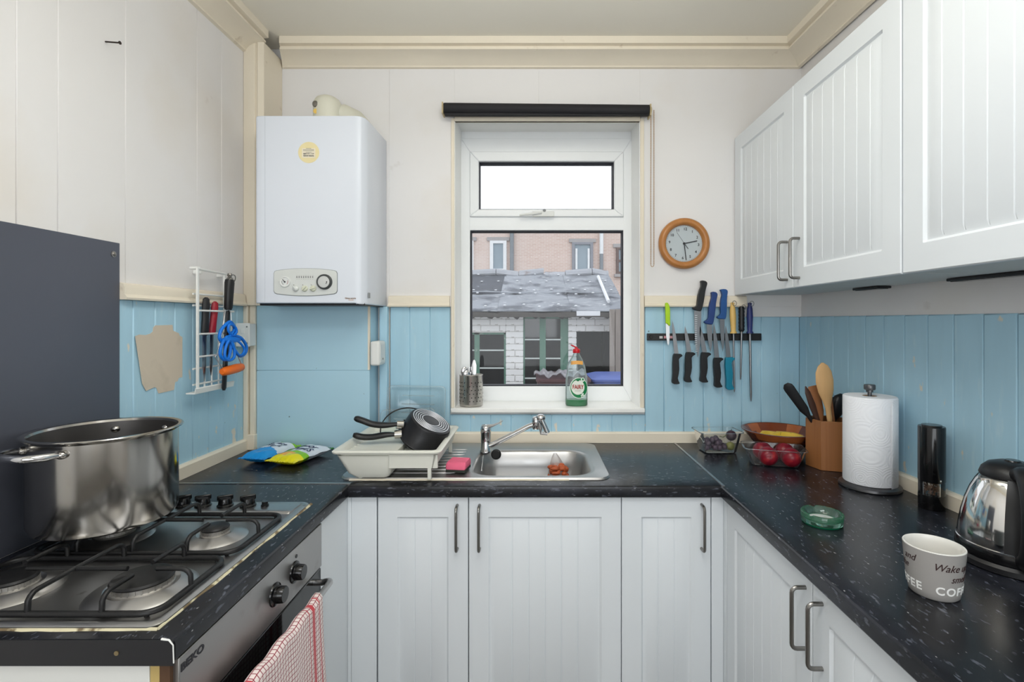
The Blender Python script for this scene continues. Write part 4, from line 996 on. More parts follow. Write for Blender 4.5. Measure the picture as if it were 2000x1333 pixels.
YFACE = YB - 0.0225                                   # knives lie against the strip
def knife(name, label, cat, hm, butt, guard, tip, hw, bw, bump, group, bmat=None, heel=0.0, curve=0.25, butthook=1.0):
    """butt, guard, tip in crop units; bump = side (+1 right, -1 left in the picture) of the finger guard"""
    bmat = bmat or blade_m
    B, G, T = kp(*butt, YFACE), kp(*guard, YFACE), kp(*tip, YFACE)
    s = YFACE / FPX / 4.444
    k = thing(name, label, cat, G, group=group)
    ax = (B - G).normalized(); L_ = (B - G).length
    side = Vector((-ax.z, 0, ax.x)); 
    if side.x < 0: side = -side
    side = side * bump
    w = hw * s / 2
    # handle outline: (t, offset on the guard side, offset on the back side)
    prof_ = [(0.0, 1.20, -0.72), (0.03, 1.75, -0.90), (0.07, 1.72, -1.0), (0.12, 1.05, -1.06), (0.18, 0.72, -1.08), (0.32, 0.86, -1.08), (0.50, 1.02, -1.0), (0.66, 0.92, -0.90), (0.80, 0.70, -0.92), (0.90, 0.82 + 0.20 * butthook, -1.0), (0.955, 0.98 + 0.42 * butthook, -0.92), (0.985, 0.9 + 0.36 * butthook, -0.62), (1.0, 0.5, -0.25)]
    poly = [G + ax * L_ * t_ + side * w * p_ for t_, p_, m_ in prof_] + [G + ax * L_ * t_ + side * w * m_ for t_, p_, m_ in reversed(prof_)]
    hmesh = MB().prism([(v.x, v.z) for v in poly], YFACE - 0.017, YFACE + 0.002, 'y')
    hmesh.build('handle', hm, k, bevel=0.0038, seg=3, smooth=60)
    bx_ = (T - G).normalized(); Lb = (T - G).length; sb = Vector((-bx_.z, 0, bx_.x))
    if sb.x < 0: sb = -sb
    sb = sb * bump
    wb_ = bw * s / 2
    e = [(0, 1.0, -1.0), (0.25, 0.92, -0.98), (0.5, 0.76, -0.92), (0.7, 0.50, -0.78), (0.85, 0.18, -0.56), (0.95, -0.08, -0.30), (1.0, -0.08, -0.10)]
    poly = [G + bx_ * Lb * t_ + sb * wb_ * p_ for t_, p_, m_ in e] + [G + bx_ * Lb * t_ + sb * wb_ * m_ for t_, p_, m_ in reversed(e[:-1])]
    bl_ = MB().prism([(v.x, v.z) for v in poly], YFACE - 0.0085, YFACE - 0.0068, 'y').build('blade', bmat, k, smooth=None)
    return k, bl_, G, bx_, sb, wb_, Lb
KG = 'knives on the magnetic strip'
lime = M_('lime_plastic', c(176, 218, 24), 0.4, vary=0.05)
bluh = M_('navy_blue_plastic', c(32, 62, 122), 0.45, vary=0.08)
bluh2 = M_('mid_blue_plastic', c(30, 80, 142), 0.45, vary=0.08)
teal = M_('teal_plastic', c(16, 128, 158), 0.42, vary=0.06)
bright = M_('bright_blade', (0.75, 0.75, 0.76), 0.3, 1.0)
# lime paring knife has a plain slim handle
G, B, T = kp(283, 478, YFACE), kp(274, 276, YFACE), kp(286, 645, YFACE)
k = thing('paring_knife', 'small paring knife with lime green handle, first from the left on the strip', 'knife', G, group=KG)
poly = [(258, 285), (262, 274), (278, 274), (292, 296), (299, 330), (301, 470), (292, 478), (275, 458), (262, 452)]
MB().prism([(kp(*p, YFACE).x, kp(*p, YFACE).z) for p in poly], YFACE - 0.015, YFACE - 0.001, 'y').build('handle', lime, k, bevel=0.004, seg=3, smooth=60)
poly = [(263, 450), (295, 474), (297, 560), (293, 625), (286, 645), (277, 628), (267, 560)]
MB().prism([(kp(*p, YFACE).x, kp(*p, YFACE).z) for p in poly], YFACE - 0.009, YFACE - 0.0075, 'y').build('blade', bright, k, smooth=None)
knife('boning_knife', 'black-handled boning knife blade up, second from the left on the strip', 'knife', blackp, (342, 978), (356, 716), (325, 430), 56, 36, 1, KG)
knife('boning_knife', 'black-handled boning knife blade up, left of the big serrated knife', 'knife', blackp, (448, 962), (466, 702), (432, 474), 58, 38, 1, KG)
kk = knife('slicing_knife', 'largest knife, black handle up and long scalloped blade crossing the strip', 'knife', blackp, (596, 86), (540, 345), (536, 748), 56, 62, -1, KG, butthook=0.4)
_, bl_, G, ax_, sb_, wb_, Lb = kk
sc_ = MB()
for i in range(18):                                   # scallops ground into the edge
    t_ = 0.10 + 0.045 * i
    o_ = G + ax_ * Lb * t_ + sb_ * wb_ * (0.45 if t_ < 0.7 else 0.45 - (t_ - 0.7) * 1.3)
    sc_.box(o_.x - 0.0050, o_.x + 0.0050, YFACE - 0.0092, YFACE - 0.0084, o_.z - 0.0012, o_.z + 0.0012)
sc_.build('scallops', bright, kk[0], smooth=None)
knife('boning_knife', 'black-handled boning knife blade up, between the serrated knife and the first navy-handled knife', 'knife', blackp, (585, 964), (600, 704), (562, 472), 60, 40, 1, KG)
knife('boning_knife', 'navy-handled boning knife handle up with a ribbed grip, nearest the serrated knife', 'knife', bluh, (684, 182), (640, 462), (648, 700), 56, 46, -1, KG, butthook=0.1)
knife('boning_knife', 'black-handled boning knife blade up, directly left of the teal-handled knife', 'knife', blackp, (710, 1008), (706, 750), (684, 455), 58, 40, 1, KG)
knife('boning_knife', 'blue-handled knife handle up, directly left of the wooden-handled steel', 'knife', bluh2, (770, 158), (752, 416), (754, 696), 54, 40, -1, KG, butthook=0.9)
knife('boning_knife', 'teal-handled boning knife blade up among the black-handled ones', 'knife', teal, (812, 1028), (806, 746), (786, 474), 58, 38, 1, KG)
def steel(label, hm, top, col, tip, hw, rw, rib=False):
    A_, C_, T_ = kp(*top, YFACE - 0.010), kp(*col, YFACE - 0.010), kp(*tip, YFACE - 0.010)
    s = YFACE / FPX / 4.444
    k = thing('sharpening_steel', label, 'sharpening steel', C_, group='sharpening steels on the magnetic strip')
    w = hw * s / 2; r = rw * s / 2
    secs = [(0, w * 1.05, w * 0.9), (0.04, w * 1.1, w * 0.95), (0.07, w * 0.75, w * 0.7), (0.25, w * 0.85, w * 0.8), (0.55, w, w * 0.9), (0.8, w * 0.85, w * 0.8), (0.93, w * 0.55, w * 0.55), (0.98, w * 0.6, w * 0.6), (1, w * 0.35, w * 0.35)]
    if rib: secs = [(t_ / 14, w * (1.0 if t_ % 2 else 0.88) * (0.7 if t_ in (0, 14) else 1), w * (0.92 if t_ % 2 else 0.82) * (0.7 if t_ in (0, 14) else 1)) for t_ in range(15)]
    MB().ell(C_, A_, (1, 0, 0), secs, 14).build('handle', hm, k, smooth=60)
    MB().tube([C_, C_.lerp(T_, 0.5), C_.lerp(T_, 0.93), T_], [r, r * 0.95, r * 0.8, r * 0.35], 12).build('rod', M_('steel_rod', (0.30, 0.30, 0.31), 0.35, 1.0, vary=0.1), k, smooth=60)
    MB().lathe([(r * 1.2, -0.004), (r * 1.5, 0), (r * 1.2, 0.004), (0, 0.004)], 14, C_).build('collar', handle_m, k, smooth=50)
    o_ = A_ + Vector((0.006, -0.004, -0.004))
    MB().tube([(o_.x + 0.009 * math.cos(t_), o_.y - 0.004, o_.z + 0.011 * math.sin(t_)) for t_ in [2 * PI * j / 18 for j in range(18)]], 0.0011, 6, closed=True).build('ring', handle_m, k, smooth=60)
steel('thin sharpening steel with pale wooden handle on the knife strip', M_('pale_beech', c(222, 184, 108), 0.45, vary=0.1, vscale=10, vstretch=(5, 5, 1)), (846, 272), (856, 540), (864, 1050), 54, 17)
steel('short sharpening steel with ribbed black handle on the knife strip', blackp, (926, 306), (926, 525), (918, 942), 52, 18, rib=True)
steel('longest sharpening steel with navy handle at the right end of the knife strip', M_('dark_navy_plastic', c(42, 52, 110), 0.4, vary=0.08), (997, 274), (998, 540), (1008, 1130), 54, 22)

# ================================================================ window sill: cutlery pot and washing-up bottle
SZ = 1.053
cpx, cpy = -0.284, 2.292
cu_ = thing('cutlery_pot', 'perforated steel cutlery pot on the window sill left', 'cutlery pot', (cpx, cpy, SZ))
dulls = M_('dull_steel_pot', (0.46, 0.44, 0.41), 0.28, 1.0, vary=0.12, vscale=6, rvar=0.2)
MB().lathe([(0, 0.0005), (0.048, 0.0005), (0.0515, 0.004), (0.0525, 0.012), (0.0525, 0.138), (0.0535, 0.1405), (0.0525, 0.142), (0.051, 0.1405), (0.051, 0.012), (0.046, 0.006), (0, 0.005)], 44).build('pot_body', dulls, cu_, world=False, smooth=50)
hl = MB()
for j in range(6):
    for i in range(20):
        if (i // 2) % 2 == 0 or True:
            a = 2 * PI * (i + 0.5 * (j % 2)) / 20
            if (i % 5) == 4: continue
            k0 = len(hl.v)
            hl.lathe([(0, 0.0006), (0.0025, 0.0006), (0.0025, 0)], 8, (0, 0, 0), ax='x')
            hl.xf(Matrix.Rotation(a, 4, 'Z') @ Matrix.Translation((0.0525, 0, 0.026 + j * 0.0165)), k0)
tag(hl.build('perforations', M_('hole_black', c(14, 14, 14), 0.8), cu_, world=False), kind='stuff')
def cutlery(name, label, x, y, lean, zt, kind):
    t = thing(name, label, name.replace('_', ' '), (x, y, SZ + 0.012), group='cutlery in the steel pot')
    b0, b1 = Vector((x, y, SZ + 0.014)), Vector((x + lean[0], y + lean[1], zt))
    if kind == 'knife':
        MB().ell(b0, b0.lerp(b1, 0.5), (1, 0, 0), [(0, 0.008, 0.003), (0.9, 0.006, 0.003), (1, 0.004, 0.002)], 8).build('handle', handle_m, t)
        MB().ell(b0.lerp(b1, 0.49), b1, (1, 0, 0), [(0, 0.006, 0.0012), (0.3, 0.0105, 0.001), (0.75, 0.011, 0.001), (0.95, 0.006, 0.001), (1, 0.001, 0.0005)], 8).build('blade', bright, t)
    elif kind == 'spoon':
        MB().ell(b0, b0.lerp(b1, 0.70), (1, 0, 0.0), [(0, 0.009, 0.0014), (0.4, 0.005, 0.0014), (1, 0.0028, 0.0018)], 8).build('handle', chrome, t)
        MB().ell(b0.lerp(b1, 0.69), b1, (1, 0.35, 0), [(0, 0.003, 0.0015), (0.2, 0.013, 0.004), (0.5, 0.0195, 0.006), (0.8, 0.016, 0.005), (0.95, 0.008, 0.003), (1, 0.002, 0.001)], 12).build('bowl', chrome, t, smooth=60)
    else:
        MB().ell(b0, b0.lerp(b1, 0.72), (1, 0, 0), [(0, 0.009, 0.0014), (0.4, 0.005, 0.0014), (1, 0.003, 0.0018)], 8).build('handle', chrome, t)
        hd_ = MB().ell(b0.lerp(b1, 0.71), b0.lerp(b1, 0.84), (1, 0, 0), [(0, 0.003, 0.0015), (0.4, 0.0115, 0.0016), (1, 0.0125, 0.0013)], 8)
        for q_ in (-1, -0.33, 0.33, 1):
            u = Vector((q_ * 0.0105, 0, 0)); hd_.tube([b0.lerp(b1, 0.83) + u, b0.lerp(b1, 0.93) + u * 1.05, b1 + u], [0.0017, 0.0015, 0.0008], 6)
        hd_.build('tines', chrome, t)
cutlery('table_knife', 'table knife standing tallest in the steel cutlery pot', cpx + 0.010, cpy - 0.006, (0.004, 0.0, 0), P(920, 703, cpy).z, 'knife')
cutlery('spoon', 'spoon with dark shine, leftmost in the steel cutlery pot', cpx - 0.022, cpy - 0.008, (-0.006, -0.004), P(904, 716, cpy).z, 'spoon')
cutlery('spoon', 'spoon standing lowest at the front of the steel cutlery pot', cpx - 0.012, cpy - 0.026, (-0.004, -0.006), P(910, 722, cpy).z, 'spoon')
cutlery('fork', 'fork leaning at the back of the steel cutlery pot', cpx - 0.004, cpy + 0.020, (-0.010, 0.010), P(912, 718, cpy).z, 'fork')

fbx, fby = 0.1925, 2.300
fa = thing('dish_soap_bottle', 'clear dish soap bottle with red cap and green label on the sill', 'bottle', (fbx, fby, SZ))
cbot = clear('clear_bottle_plastic', (0.86, 0.92, 0.92), 1.45, 0.06, film=0.10, filmcol=(0.8, 0.9, 0.9))
green_liq = M_('green_soap', c(0, 150, 78), 0.1, vary=0.05, spec=0.6)
nb = b_ = None
outl = [(0.0, 0.90, -0.012 * 0), (0.006, 1.0, 0), (0.045, 1.0, 0), (0.090, 0.99, 0), (0.125, 0.97, 0), (0.143, 0.90, 0), (0.155, 0.86, 0), (0.175, 0.84, -0.002), (0.195, 0.70, -0.002), (0.212, 0.52, 0), (0.226, 0.36, 0), (0.236, 0.26, 0), (0.240, 0.24, 0)]
def bottle_ring(z, k, dx, inset=0.0, n=28):
    w, d = 0.0505 * k - inset, 0.030 * (0.5 + 0.5 * k) - inset
    out = []
    for i in range(n):
        a = 2 * PI * i / n
        ca, sa = math.cos(a), math.sin(a)
        out.append((dx + w * abs(ca) ** 0.8 * (1 if ca > 0 else -1), d * abs(sa) ** 0.8 * (1 if sa > 0 else -1), z))
    return out
MB().rings([bottle_ring(z, k, dx) for z, k, dx in outl]).build('bottle_body', cbot, fa, world=False, smooth=60)
MB().rings([bottle_ring(z, k, 0, 0.0012) for z, k in ((0.0015, 0.90), (0.008, 1.0), (0.0285, 1.0))]).build('liquid', green_liq, fa, world=False, smooth=50)
capm = M_('red_cap_plastic', c(206, 26, 40), 0.35, vary=0.05)
MB().lathe([(0.015, 0.238), (0.0165, 0.240), (0.0165, 0.254), (0.014, 0.257), (0, 0.257)], 24).box(-0.008, 0.006, -0.006, 0.006, 0.256, 0.264).build('cap', capm, fa, world=False, smooth=40)
MB().ell((0.004, 0, 0.262), (-0.026, 0, 0.275), (0, 1, 0), [(0, 0.007, 0.003), (0.4, 0.006, 0.003), (0.7, 0.008, 0.004), (1, 0.004, 0.002)], 10).build('cap_flip', capm, fa, world=False)
am = M_('amber_label', c(238, 172, 84), 0.4)
def front_y(z, x):                                    # front surface of the bottle body at height z
    for (z0, k0, d0), (z1, k1, d1) in zip(outl, outl[1:]):
        if z0 <= z <= z1:
            k = k0 + (k1 - k0) * (z - z0) / (z1 - z0); break
    w, d = 0.0505 * k, 0.030 * (0.5 + 0.5 * k)
    q = min(0.999, abs(x) / w) ** (1 / 0.8); q = min(q, 0.999)
    return -d * math.sqrt(1 - q * q) ** 0.8
def decal(outline, name, mat, off, nx=14, nz=14):
    """patch lying on the bottle front: outline(u,v in 0..1) -> (x, z)"""
    def fn(u, v):
        x, z = outline(u, v); return Vector((x, front_y(z, x) - off, z))
    return MB().grid(fn, nx, nz).build(name, mat, fa, world=False, smooth=60, recalc=False)
def disc_outline(cx_, cz_, rx, rz, sk=0.0):
    def f(u, v):
        r = v; a = 2 * PI * u
        x = cx_ + rx * r * math.cos(a); z = cz_ + rz * r * math.sin(a) * (1 + sk * math.cos(a)); return x, z
    return f
decal(lambda u, v: (-0.027 + 0.054 * u, 0.186 + 0.016 * v + 0.003 * (1 - (2 * u - 1) ** 2)), 'amber_band', am, 0.0006)
decal(disc_outline(0.008, 0.083, 0.041, 0.047), 'label_edge', M_('label_white', c(226, 238, 226), 0.5), 0.0006, 32, 8)
decal(disc_outline(0.009, 0.083, 0.038, 0.044), 'label_green', M_('label_green', c(8, 128, 72), 0.5), 0.0010, 32, 8)
decal(disc_outline(0.004, 0.086, 0.030, 0.033), 'label_disc', M_('label_cream', c(238, 242, 232), 0.5), 0.0014, 32, 8)
decal(disc_outline(0.004, 0.119, 0.007, 0.006), 'label_leaf', bpy.data.materials['label_green'], 0.0018, 16, 4)
decal(disc_outline(0.026, 0.120, 0.009, 0.010), 'label_badge', bpy.data.materials['label_white'], 0.0018, 18, 4)
decal(disc_outline(0.0265, 0.1215, 0.004, 0.005), 'label_drop', bpy.data.materials['label_green'], 0.0022, 14, 3)
st_ = MB()
for (x, z, r) in ((0.025, 0.051, 0.0042), (0.0195, 0.049, 0.003), (0.0305, 0.050, 0.003), (0.0225, 0.0565, 0.003), (0.0275, 0.0575, 0.0032), (0.0215, 0.0435, 0.0026), (0.0285, 0.0435, 0.0026)):
    st_.grid(lambda u, v, x=x, z=z, r=r: Vector((x + r * v * math.cos(2 * PI * u), front_y(z + r * v * math.sin(2 * PI * u), x + r * v * math.cos(2 * PI * u)) - 0.0024, z + r * v * math.sin(2 * PI * u))), 10, 2)
st_.build('label_figure', bpy.data.materials['label_white'], fa, world=False, smooth=None, recalc=False)
text('FAIRY', 0.0265, M_('label_red', c(204, 44, 40), 0.5), None, fa, name='lettering', sx=0.74, bold=0.0006,
     warp=lambda v: (v.x + 0.0045 + fbx, front_y(0.087 + v.y, v.x + 0.0045) - 0.0026 + fby, 0.087 + v.y + SZ))
decal(lambda u, v: (-0.010 + 0.026 * u, 0.0695 + 0.0016 * v), 'small_print', print_grey, 0.0020, 8, 1)
# ================================================================ sink, tap, washing-up
RIMZ = WT1
sk = thing('sink', 'stainless steel inset sink with a ribbed drainer under the window', 'sink', (-0.2, 1.95, 0.75))
sx0, sx1, sy0, sy1 = -0.662, 0.262, 1.706, 2.200
bx0, bx1, by0, by1 = -0.215, 0.200, 1.755, 2.082
def rr(x0, x1, y0, y1, r, z, n=6): return rrect(x0, x1, y0, y1, r, z, n)
mb = MB()
R_out = rr(sx0, sx1, sy0, sy1, 0.045, RIMZ + 0.0006)
R_top = rr(sx0 + 0.004, sx1 - 0.004, sy0 + 0.004, sy1 - 0.004, 0.043, RIMZ + 0.007)
R_in = rr(sx0 + 0.022, sx1 - 0.022, sy0 + 0.016, sy1 - 0.016, 0.036, RIMZ + 0.004)
# deck between the rim and the bowl opening: match ring topology (same count)
bo_ = [rr(bx0 - 0.020, bx1 + 0.020, by0 - 0.020, by1 + 0.020, 0.085, RIMZ + 0.0045), rr(bx0 - 0.008, bx1 + 0.008, by0 - 0.008, by1 + 0.008, 0.080, RIMZ + 0.003), rr(bx0, bx1, by0, by1, 0.075, RIMZ - 0.006),
       rr(bx0 + 0.008, bx1 - 0.008, by0 + 0.008, by1 - 0.008, 0.070, RIMZ - 0.06), rr(bx0 + 0.018, bx1 - 0.018, by0 + 0.018, by1 - 0.018, 0.065, RIMZ - 0.130), rr(bx0 + 0.045, bx1 - 0.045, by0 + 0.045, by1 - 0.045, 0.05, RIMZ - 0.148)]
mb.rings([R_out, R_top, R_in] + bo_, cap0=False, cap1=True)
mb.build('sink_body', sink_m, sk, smooth=50, recalc=True)
for k in range(9):                                    # ribs pressed into the drainer
    y = 1.775 + k * 0.040
    MB().ell((-0.620, y, RIMZ + 0.0045), (-0.275, y, RIMZ + 0.0045), (0, 1, 0), [(0, 0.001, 0.0008), (0.05, 0.0055, 0.0032), (0.95, 0.0055, 0.0032), (1, 0.001, 0.0008)], 10).build('drainer_rib', sink_m, sk, smooth=60)
MB().lathe([(0.0, RIMZ - 0.1462), (0.020, RIMZ - 0.1462), (0.030, RIMZ - 0.1455), (0.036, RIMZ - 0.1465), (0.036, RIMZ - 0.149), (0, RIMZ - 0.149)], 28, ((bx0 + bx1) / 2, (by0 + by1) / 2, 0)).build('waste', chrome, sk)
# old sealant along the front edge
q = MB()
random.seed(9)
q.rings([[(x, sy0 + 0.002, RIMZ), (x, sy0 - 0.003 - 0.003 * random.random(), RIMZ), (x, sy0 - 0.0015, RIMZ + 0.003), (x, sy0 + 0.002, RIMZ + 0.004)] for x in [sx0 + 0.04 + (0.74) * k / 40 for k in range(41)]])
q.build('sealant', M_('old_cream_sealant', c(214, 206, 186), 0.6, vary=0.08), sk, smooth=50)

tx, ty = -0.196, 2.062
tp = thing('kitchen_tap', 'chrome single-lever mixer tap with a long swivel spout at the sink', 'tap', (tx, ty, RIMZ + 0.004))
T0 = RIMZ + 0.0045
MB().lathe([(0, 0), (0.024, 0), (0.024, 0.004), (0.021, 0.008), (0.0205, 0.072), (0.0215, 0.078), (0.0215, 0.092), (0.019, 0.104), (0.010, 0.110), (0, 0.111)], 30, (tx, ty, T0)).build('tap_body', chrome, tp, smooth=50)
MB().ell((tx - 0.012, ty, T0 + 0.100), (tx + 0.070, ty - 0.012, T0 + 0.128), (0, 1, 0), [(0, 0.012, 0.010), (0.25, 0.011, 0.009), (0.5, 0.009, 0.005), (0.8, 0.008, 0.003), (1, 0.005, 0.0015)], 12, bend=lambda t_: -0.006 * math.sin(PI * t_)).build('lever', chrome, tp, smooth=60)
e0, e1 = P(1046, 828, 2.045), P(1050, 820, 2.045)
MB().tube([(tx + 0.012, ty - 0.005, T0 + 0.026), (tx + 0.03, ty - 0.006, T0 + 0.030), (e0.x - 0.03, e0.y, e0.z - 0.011), (e0.x, e0.y, e0.z)], [0.0115, 0.0105, 0.010, 0.010], 16).build('spout', chrome, tp, smooth=60)
nz = MB().lathe([(0, -0.026), (0.013, -0.026), (0.0165, -0.021), (0.0165, 0.012), (0.014, 0.019), (0.010, 0.024), (0, 0.025)], 22, (P(1045, 826, 2.045).x + 0.004, 2.045, P(1045, 826, 2.045).z)).build('joint', chrome, tp, smooth=50)
j0 = P(1056, 818, 2.045)
MB().ball((j0.x, 2.040, j0.z + 0.004), 0.0165, 16, 10, (1.2, 1, 0.9)).build('swivel_ball', chrome, tp, smooth=60)
MB().tube([P(1058, 820, 2.035), P(1065, 836, 2.035), P(1069, 846, 2.035)], [0.0095, 0.0105, 0.0115], 14).build('outlet_arm', chrome, tp, smooth=60)
MB().tube([P(1053, 826, 2.03), P(1056, 838, 2.03), P(1057, 847, 2.03), P(1069, 848, 2.03)], [0.006, 0.0065, 0.007, 0.006], 12).build('aerator', chrome, tp, smooth=60)

pgp = P(969, 888, 2.035)
pg = thing('sink_plug', 'black rubber sink plug resting upright by the tap with its chain', 'plug', (pgp.x, 2.035, T0))
MB().lathe([(0, 0.012), (0.015, 0.012), (0.017, 0.010), (0.0195, 0.009), (0.0205, 0.006), (0.0205, 0.002), (0.018, 0), (0, 0)], 28, (pgp.x, 2.038, pgp.z), ax='y').build('plug_body', M_('black_rubber', c(22, 22, 23), 0.6), pg, smooth=40)
chp = [P(944, 889, 2.05), P(943, 897, 1.99), P(942, 906, 1.93), P(941, 914, 1.90), P(940.5, 920, 1.885)]
ch_ = MB().tube(chp, 0.0011, 5)
for a_, b2 in zip(chp, chp[1:]):
    for k in range(6): ch_.ball(a_.lerp(b2, k / 6), 0.0021, 6, 4)
ch_.ball(chp[-1], 0.004, 8, 6)
tag(ch_.build('chain', chrome, pg, smooth=60), kind='stuff')

# food bag lying in the bowl
bag = thing('food_bag', 'clear plastic bag with orange food scraps lying in the sink bowl', 'bag', (0.10, 1.93, 0.756))
apex = P(1084, 886, 1.93)
def bagpt(u, v):
    a = 2 * PI * u
    r = 0.062 * (1 - v) ** 0.8 * (1 + 0.10 * math.sin(3 * a) + 0.06 * math.sin(7 * a + 3 * v)) + 0.006
    z = 0.757 + (apex.z - 0.757) * v
    return Vector((0.108 + (apex.x - 0.108) * v + r * math.cos(a), 1.915 + 0.015 * v + r * 0.75 * math.sin(a), z))
MB().grid(bagpt, 26, 14, closed_u=True).build('bag_film', clear('crinkled_film', (0.96, 0.96, 0.97), 1.5, 0.12, film=0.45, filmcol=(0.9, 0.88, 0.86)), bag, smooth=80, recalc=False)
fd = MB()
random.seed(3)
for i in range(150):
    h = random.random() ** 0.8
    a = random.random() * 2 * PI; r = (0.050 * (1 - h * 0.45)) * math.sqrt(random.random())
    fd.ball((0.108 + (apex.x - 0.108) * h * 0.7 + r * math.cos(a), 1.915 + r * 0.75 * math.sin(a), 0.763 + h * 0.130), 0.007 + 0.006 * random.random(), 6, 4, (random.uniform(0.7, 1.5), random.uniform(0.6, 1.1), random.uniform(0.5, 1.0)))
tag(fd.build('food_scraps', M_('orange_food', c(176, 84, 44), 0.45, vary=0.45, vscale=50), bag, smooth=60), kind='stuff')

# ---- dish rack (moulded draining tray)
dr_ = thing('dish_rack', 'off-white moulded plastic dish drainer standing on the sink drainer', 'dish rack', (-0.49, 1.89, T0))
DX0, DX1, DY0, DY1, DZ = -0.676, -0.312, 1.682, 2.105, 1.003
def dr_ring(ix, iy0, iy1, z, r): return rrect(DX0 + ix, DX1 - ix, DY0 + iy0, DY1 - iy1, r, z, 4)
mb = MB()
outer = [dr_ring(0.000, 0.0, 0.0, DZ - 0.010, 0.022), dr_ring(-0.002, -0.002, -0.002, DZ - 0.004, 0.022), dr_ring(0.002, 0.002, 0.002, DZ, 0.020), dr_ring(0.016, 0.016, 0.016, DZ, 0.016), dr_ring(0.022, 0.022, 0.022, DZ - 0.006, 0.016)]
floor_ = [dr_ring(0.050, 0.040, 0.040, 0.950, 0.02), dr_ring(0.060, 0.050, 0.050, 0.944, 0.02)]
under = [dr_ring(0.058, 0.046, 0.046, 0.938, 0.02), dr_ring(0.046, 0.034, 0.034, 0.946, 0.022), dr_ring(0.014, 0.014, 0.014, DZ - 0.012, 0.022)]
mb.rings([outer[0], outer[1], outer[2], outer[3], outer[4], floor_[0], floor_[1]], cap0=False, cap1=True)
mb.rings([outer[0]] + under[::-1], cap0=False, cap1=True)
mb.build('tray', creamp, dr_, smooth=45)
# sump under the left half, and feet under the right half
mb = MB().rings([rrect(DX0 + 0.070, DX0 + 0.185, DY0 + 0.020, DY1 - 0.03, 0.02, T0 + 0.006), rrect(DX0 + 0.050, DX0 + 0.195, DY0 + 0.012, DY1 - 0.02, 0.02, 0.925), rrect(DX0 + 0.012, DX0 + 0.200, DY0 + 0.010, DY1 - 0.015, 0.02, 0.985)])
mb.build('sump', creamp, dr_, smooth=45)
MB().rings([rrect(DX0 + 0.190, DX1 - 0.010, DY0 + 0.010, DY0 + 0.022, 0.004, 0.944), rrect(DX0 + 0.190, DX1 - 0.010, DY0 + 0.008, DY0 + 0.020, 0.004, 0.99)]).rings([rrect(DX1 - 0.034, DX1 - 0.022, DY0 + 0.010, DY1 - 0.01, 0.004, 0.944), rrect(DX1 - 0.026, DX1 - 0.010, DY0 + 0.008, DY1 - 0.008, 0.004, 0.99)]).build('skirt', creamp, dr_, smooth=45)
for (x, y) in ((DX1 - 0.038, DY0 + 0.014), (DX1 - 0.026, DY1 - 0.06), (DX0 + 0.09, DY0 + 0.03)):
    MB().box(x - 0.006, x + 0.006, y - 0.004, y + 0.010, T0 + 0.001, 0.95).build('foot', creamp, dr_, bevel=0.0015)
for k in range(10):                                   # curved fins that hold the plates
    y = DY0 + 0.070 + k * 0.031
    x0, x1 = DX0 + 0.030, DX1 - 0.052
    tp = [(x0 + (x1 - x0) * q_ / 12, 0.954 + 0.034 * (1 - q_ / 12) ** 1.4) for q_ in range(13)]
    bt = [(x1, 0.946), (DX0 + 0.060, 0.946), (DX0 + 0.052, 0.950)]
    MB().prism([(x, z) for x, z in tp] + bt, y, y + 0.005, 'y').build('fin', creamp, dr_, bevel=0.001, seg=1)

# ---- two saucepans nested upside down in the rack
nrm = Vector((0.47, -0.20, 0.86)).normalized()
hx = Vector((1, 0, 0)); hx = (hx - nrm * hx.dot(nrm)).normalized(); hy = nrm.cross(hx)
def pan(label, base_c, r0, r1, h, hpts, collar, grp):
    Mr = Matrix((hx, hy, nrm)).transposed()
    t = thing('saucepan', label, 'saucepan', base_c, Mr, grp)
    blk_ = M_('black_nonstick', c(22, 22, 26), 0.38, vary=0.12)
    MB().lathe([(0, 0), (r0 - 0.010, 0), (r0 - 0.003, -0.003), (r0, -0.010), (r1 - 0.001, -h + 0.004), (r1 + 0.002, -h + 0.001), (r1 + 0.002, -h), (r1 - 0.002, -h), (r0 - 0.003, -0.012), (r0 - 0.012, -0.005), (0, -0.005)], 56).build('pan_body', blk_, t, world=False, smooth=40)
    rg = MB()
    for k in range(5):
        rr_ = r0 - 0.015 - k * 0.0088
        rg.lathe([(rr_, 0.0002), (rr_ + 0.0007, 0.0014), (rr_ + 0.0034, 0.0014), (rr_ + 0.0042, 0.0002)], 48, closed=True)
    rg.build('base_rings', M_('bare_aluminium', (0.62, 0.62, 0.64), 0.4, 0.9), t, world=False, smooth=40)
    hp5 = spl(hpts, 5)
    MB().tube(hp5, [0.0100 + 0.005 * min(1, k / 6) for k in range(len(hp5) - 2)] + [0.0135, 0.0095], 14, flat=0.75).build('handle', blackp, t, smooth=60)
    MB().tube(collar, [0.0165, 0.0155], 14).build('handle_collar', polish, t, smooth=40)
    return t
bc = P(842, 822, 1.90)
H1 = [P(776, 829, 1.865), P(752, 831, 1.86), P(728, 829, 1.855), P(708, 822, 1.85), P(693, 817, 1.85)]
pan('black saucepan lying upside down on top in the dish rack, ringed base up', bc, 0.083, 0.091, 0.085, H1, [P(787, 830, 1.875), P(774, 829.5, 1.865)], 'saucepans in the dish rack')
H2 = [P(772, 849, 1.86), P(752, 850, 1.855), P(728, 854, 1.85), P(708, 854, 1.845), P(690, 850, 1.84)]
pan('smaller black saucepan nested beneath the ringed-base pan, only its handle showing', bc - nrm * 0.024, 0.072, 0.082, 0.070, H2, [P(785, 848, 1.865), P(771, 849, 1.86)], 'saucepans in the dish rack')
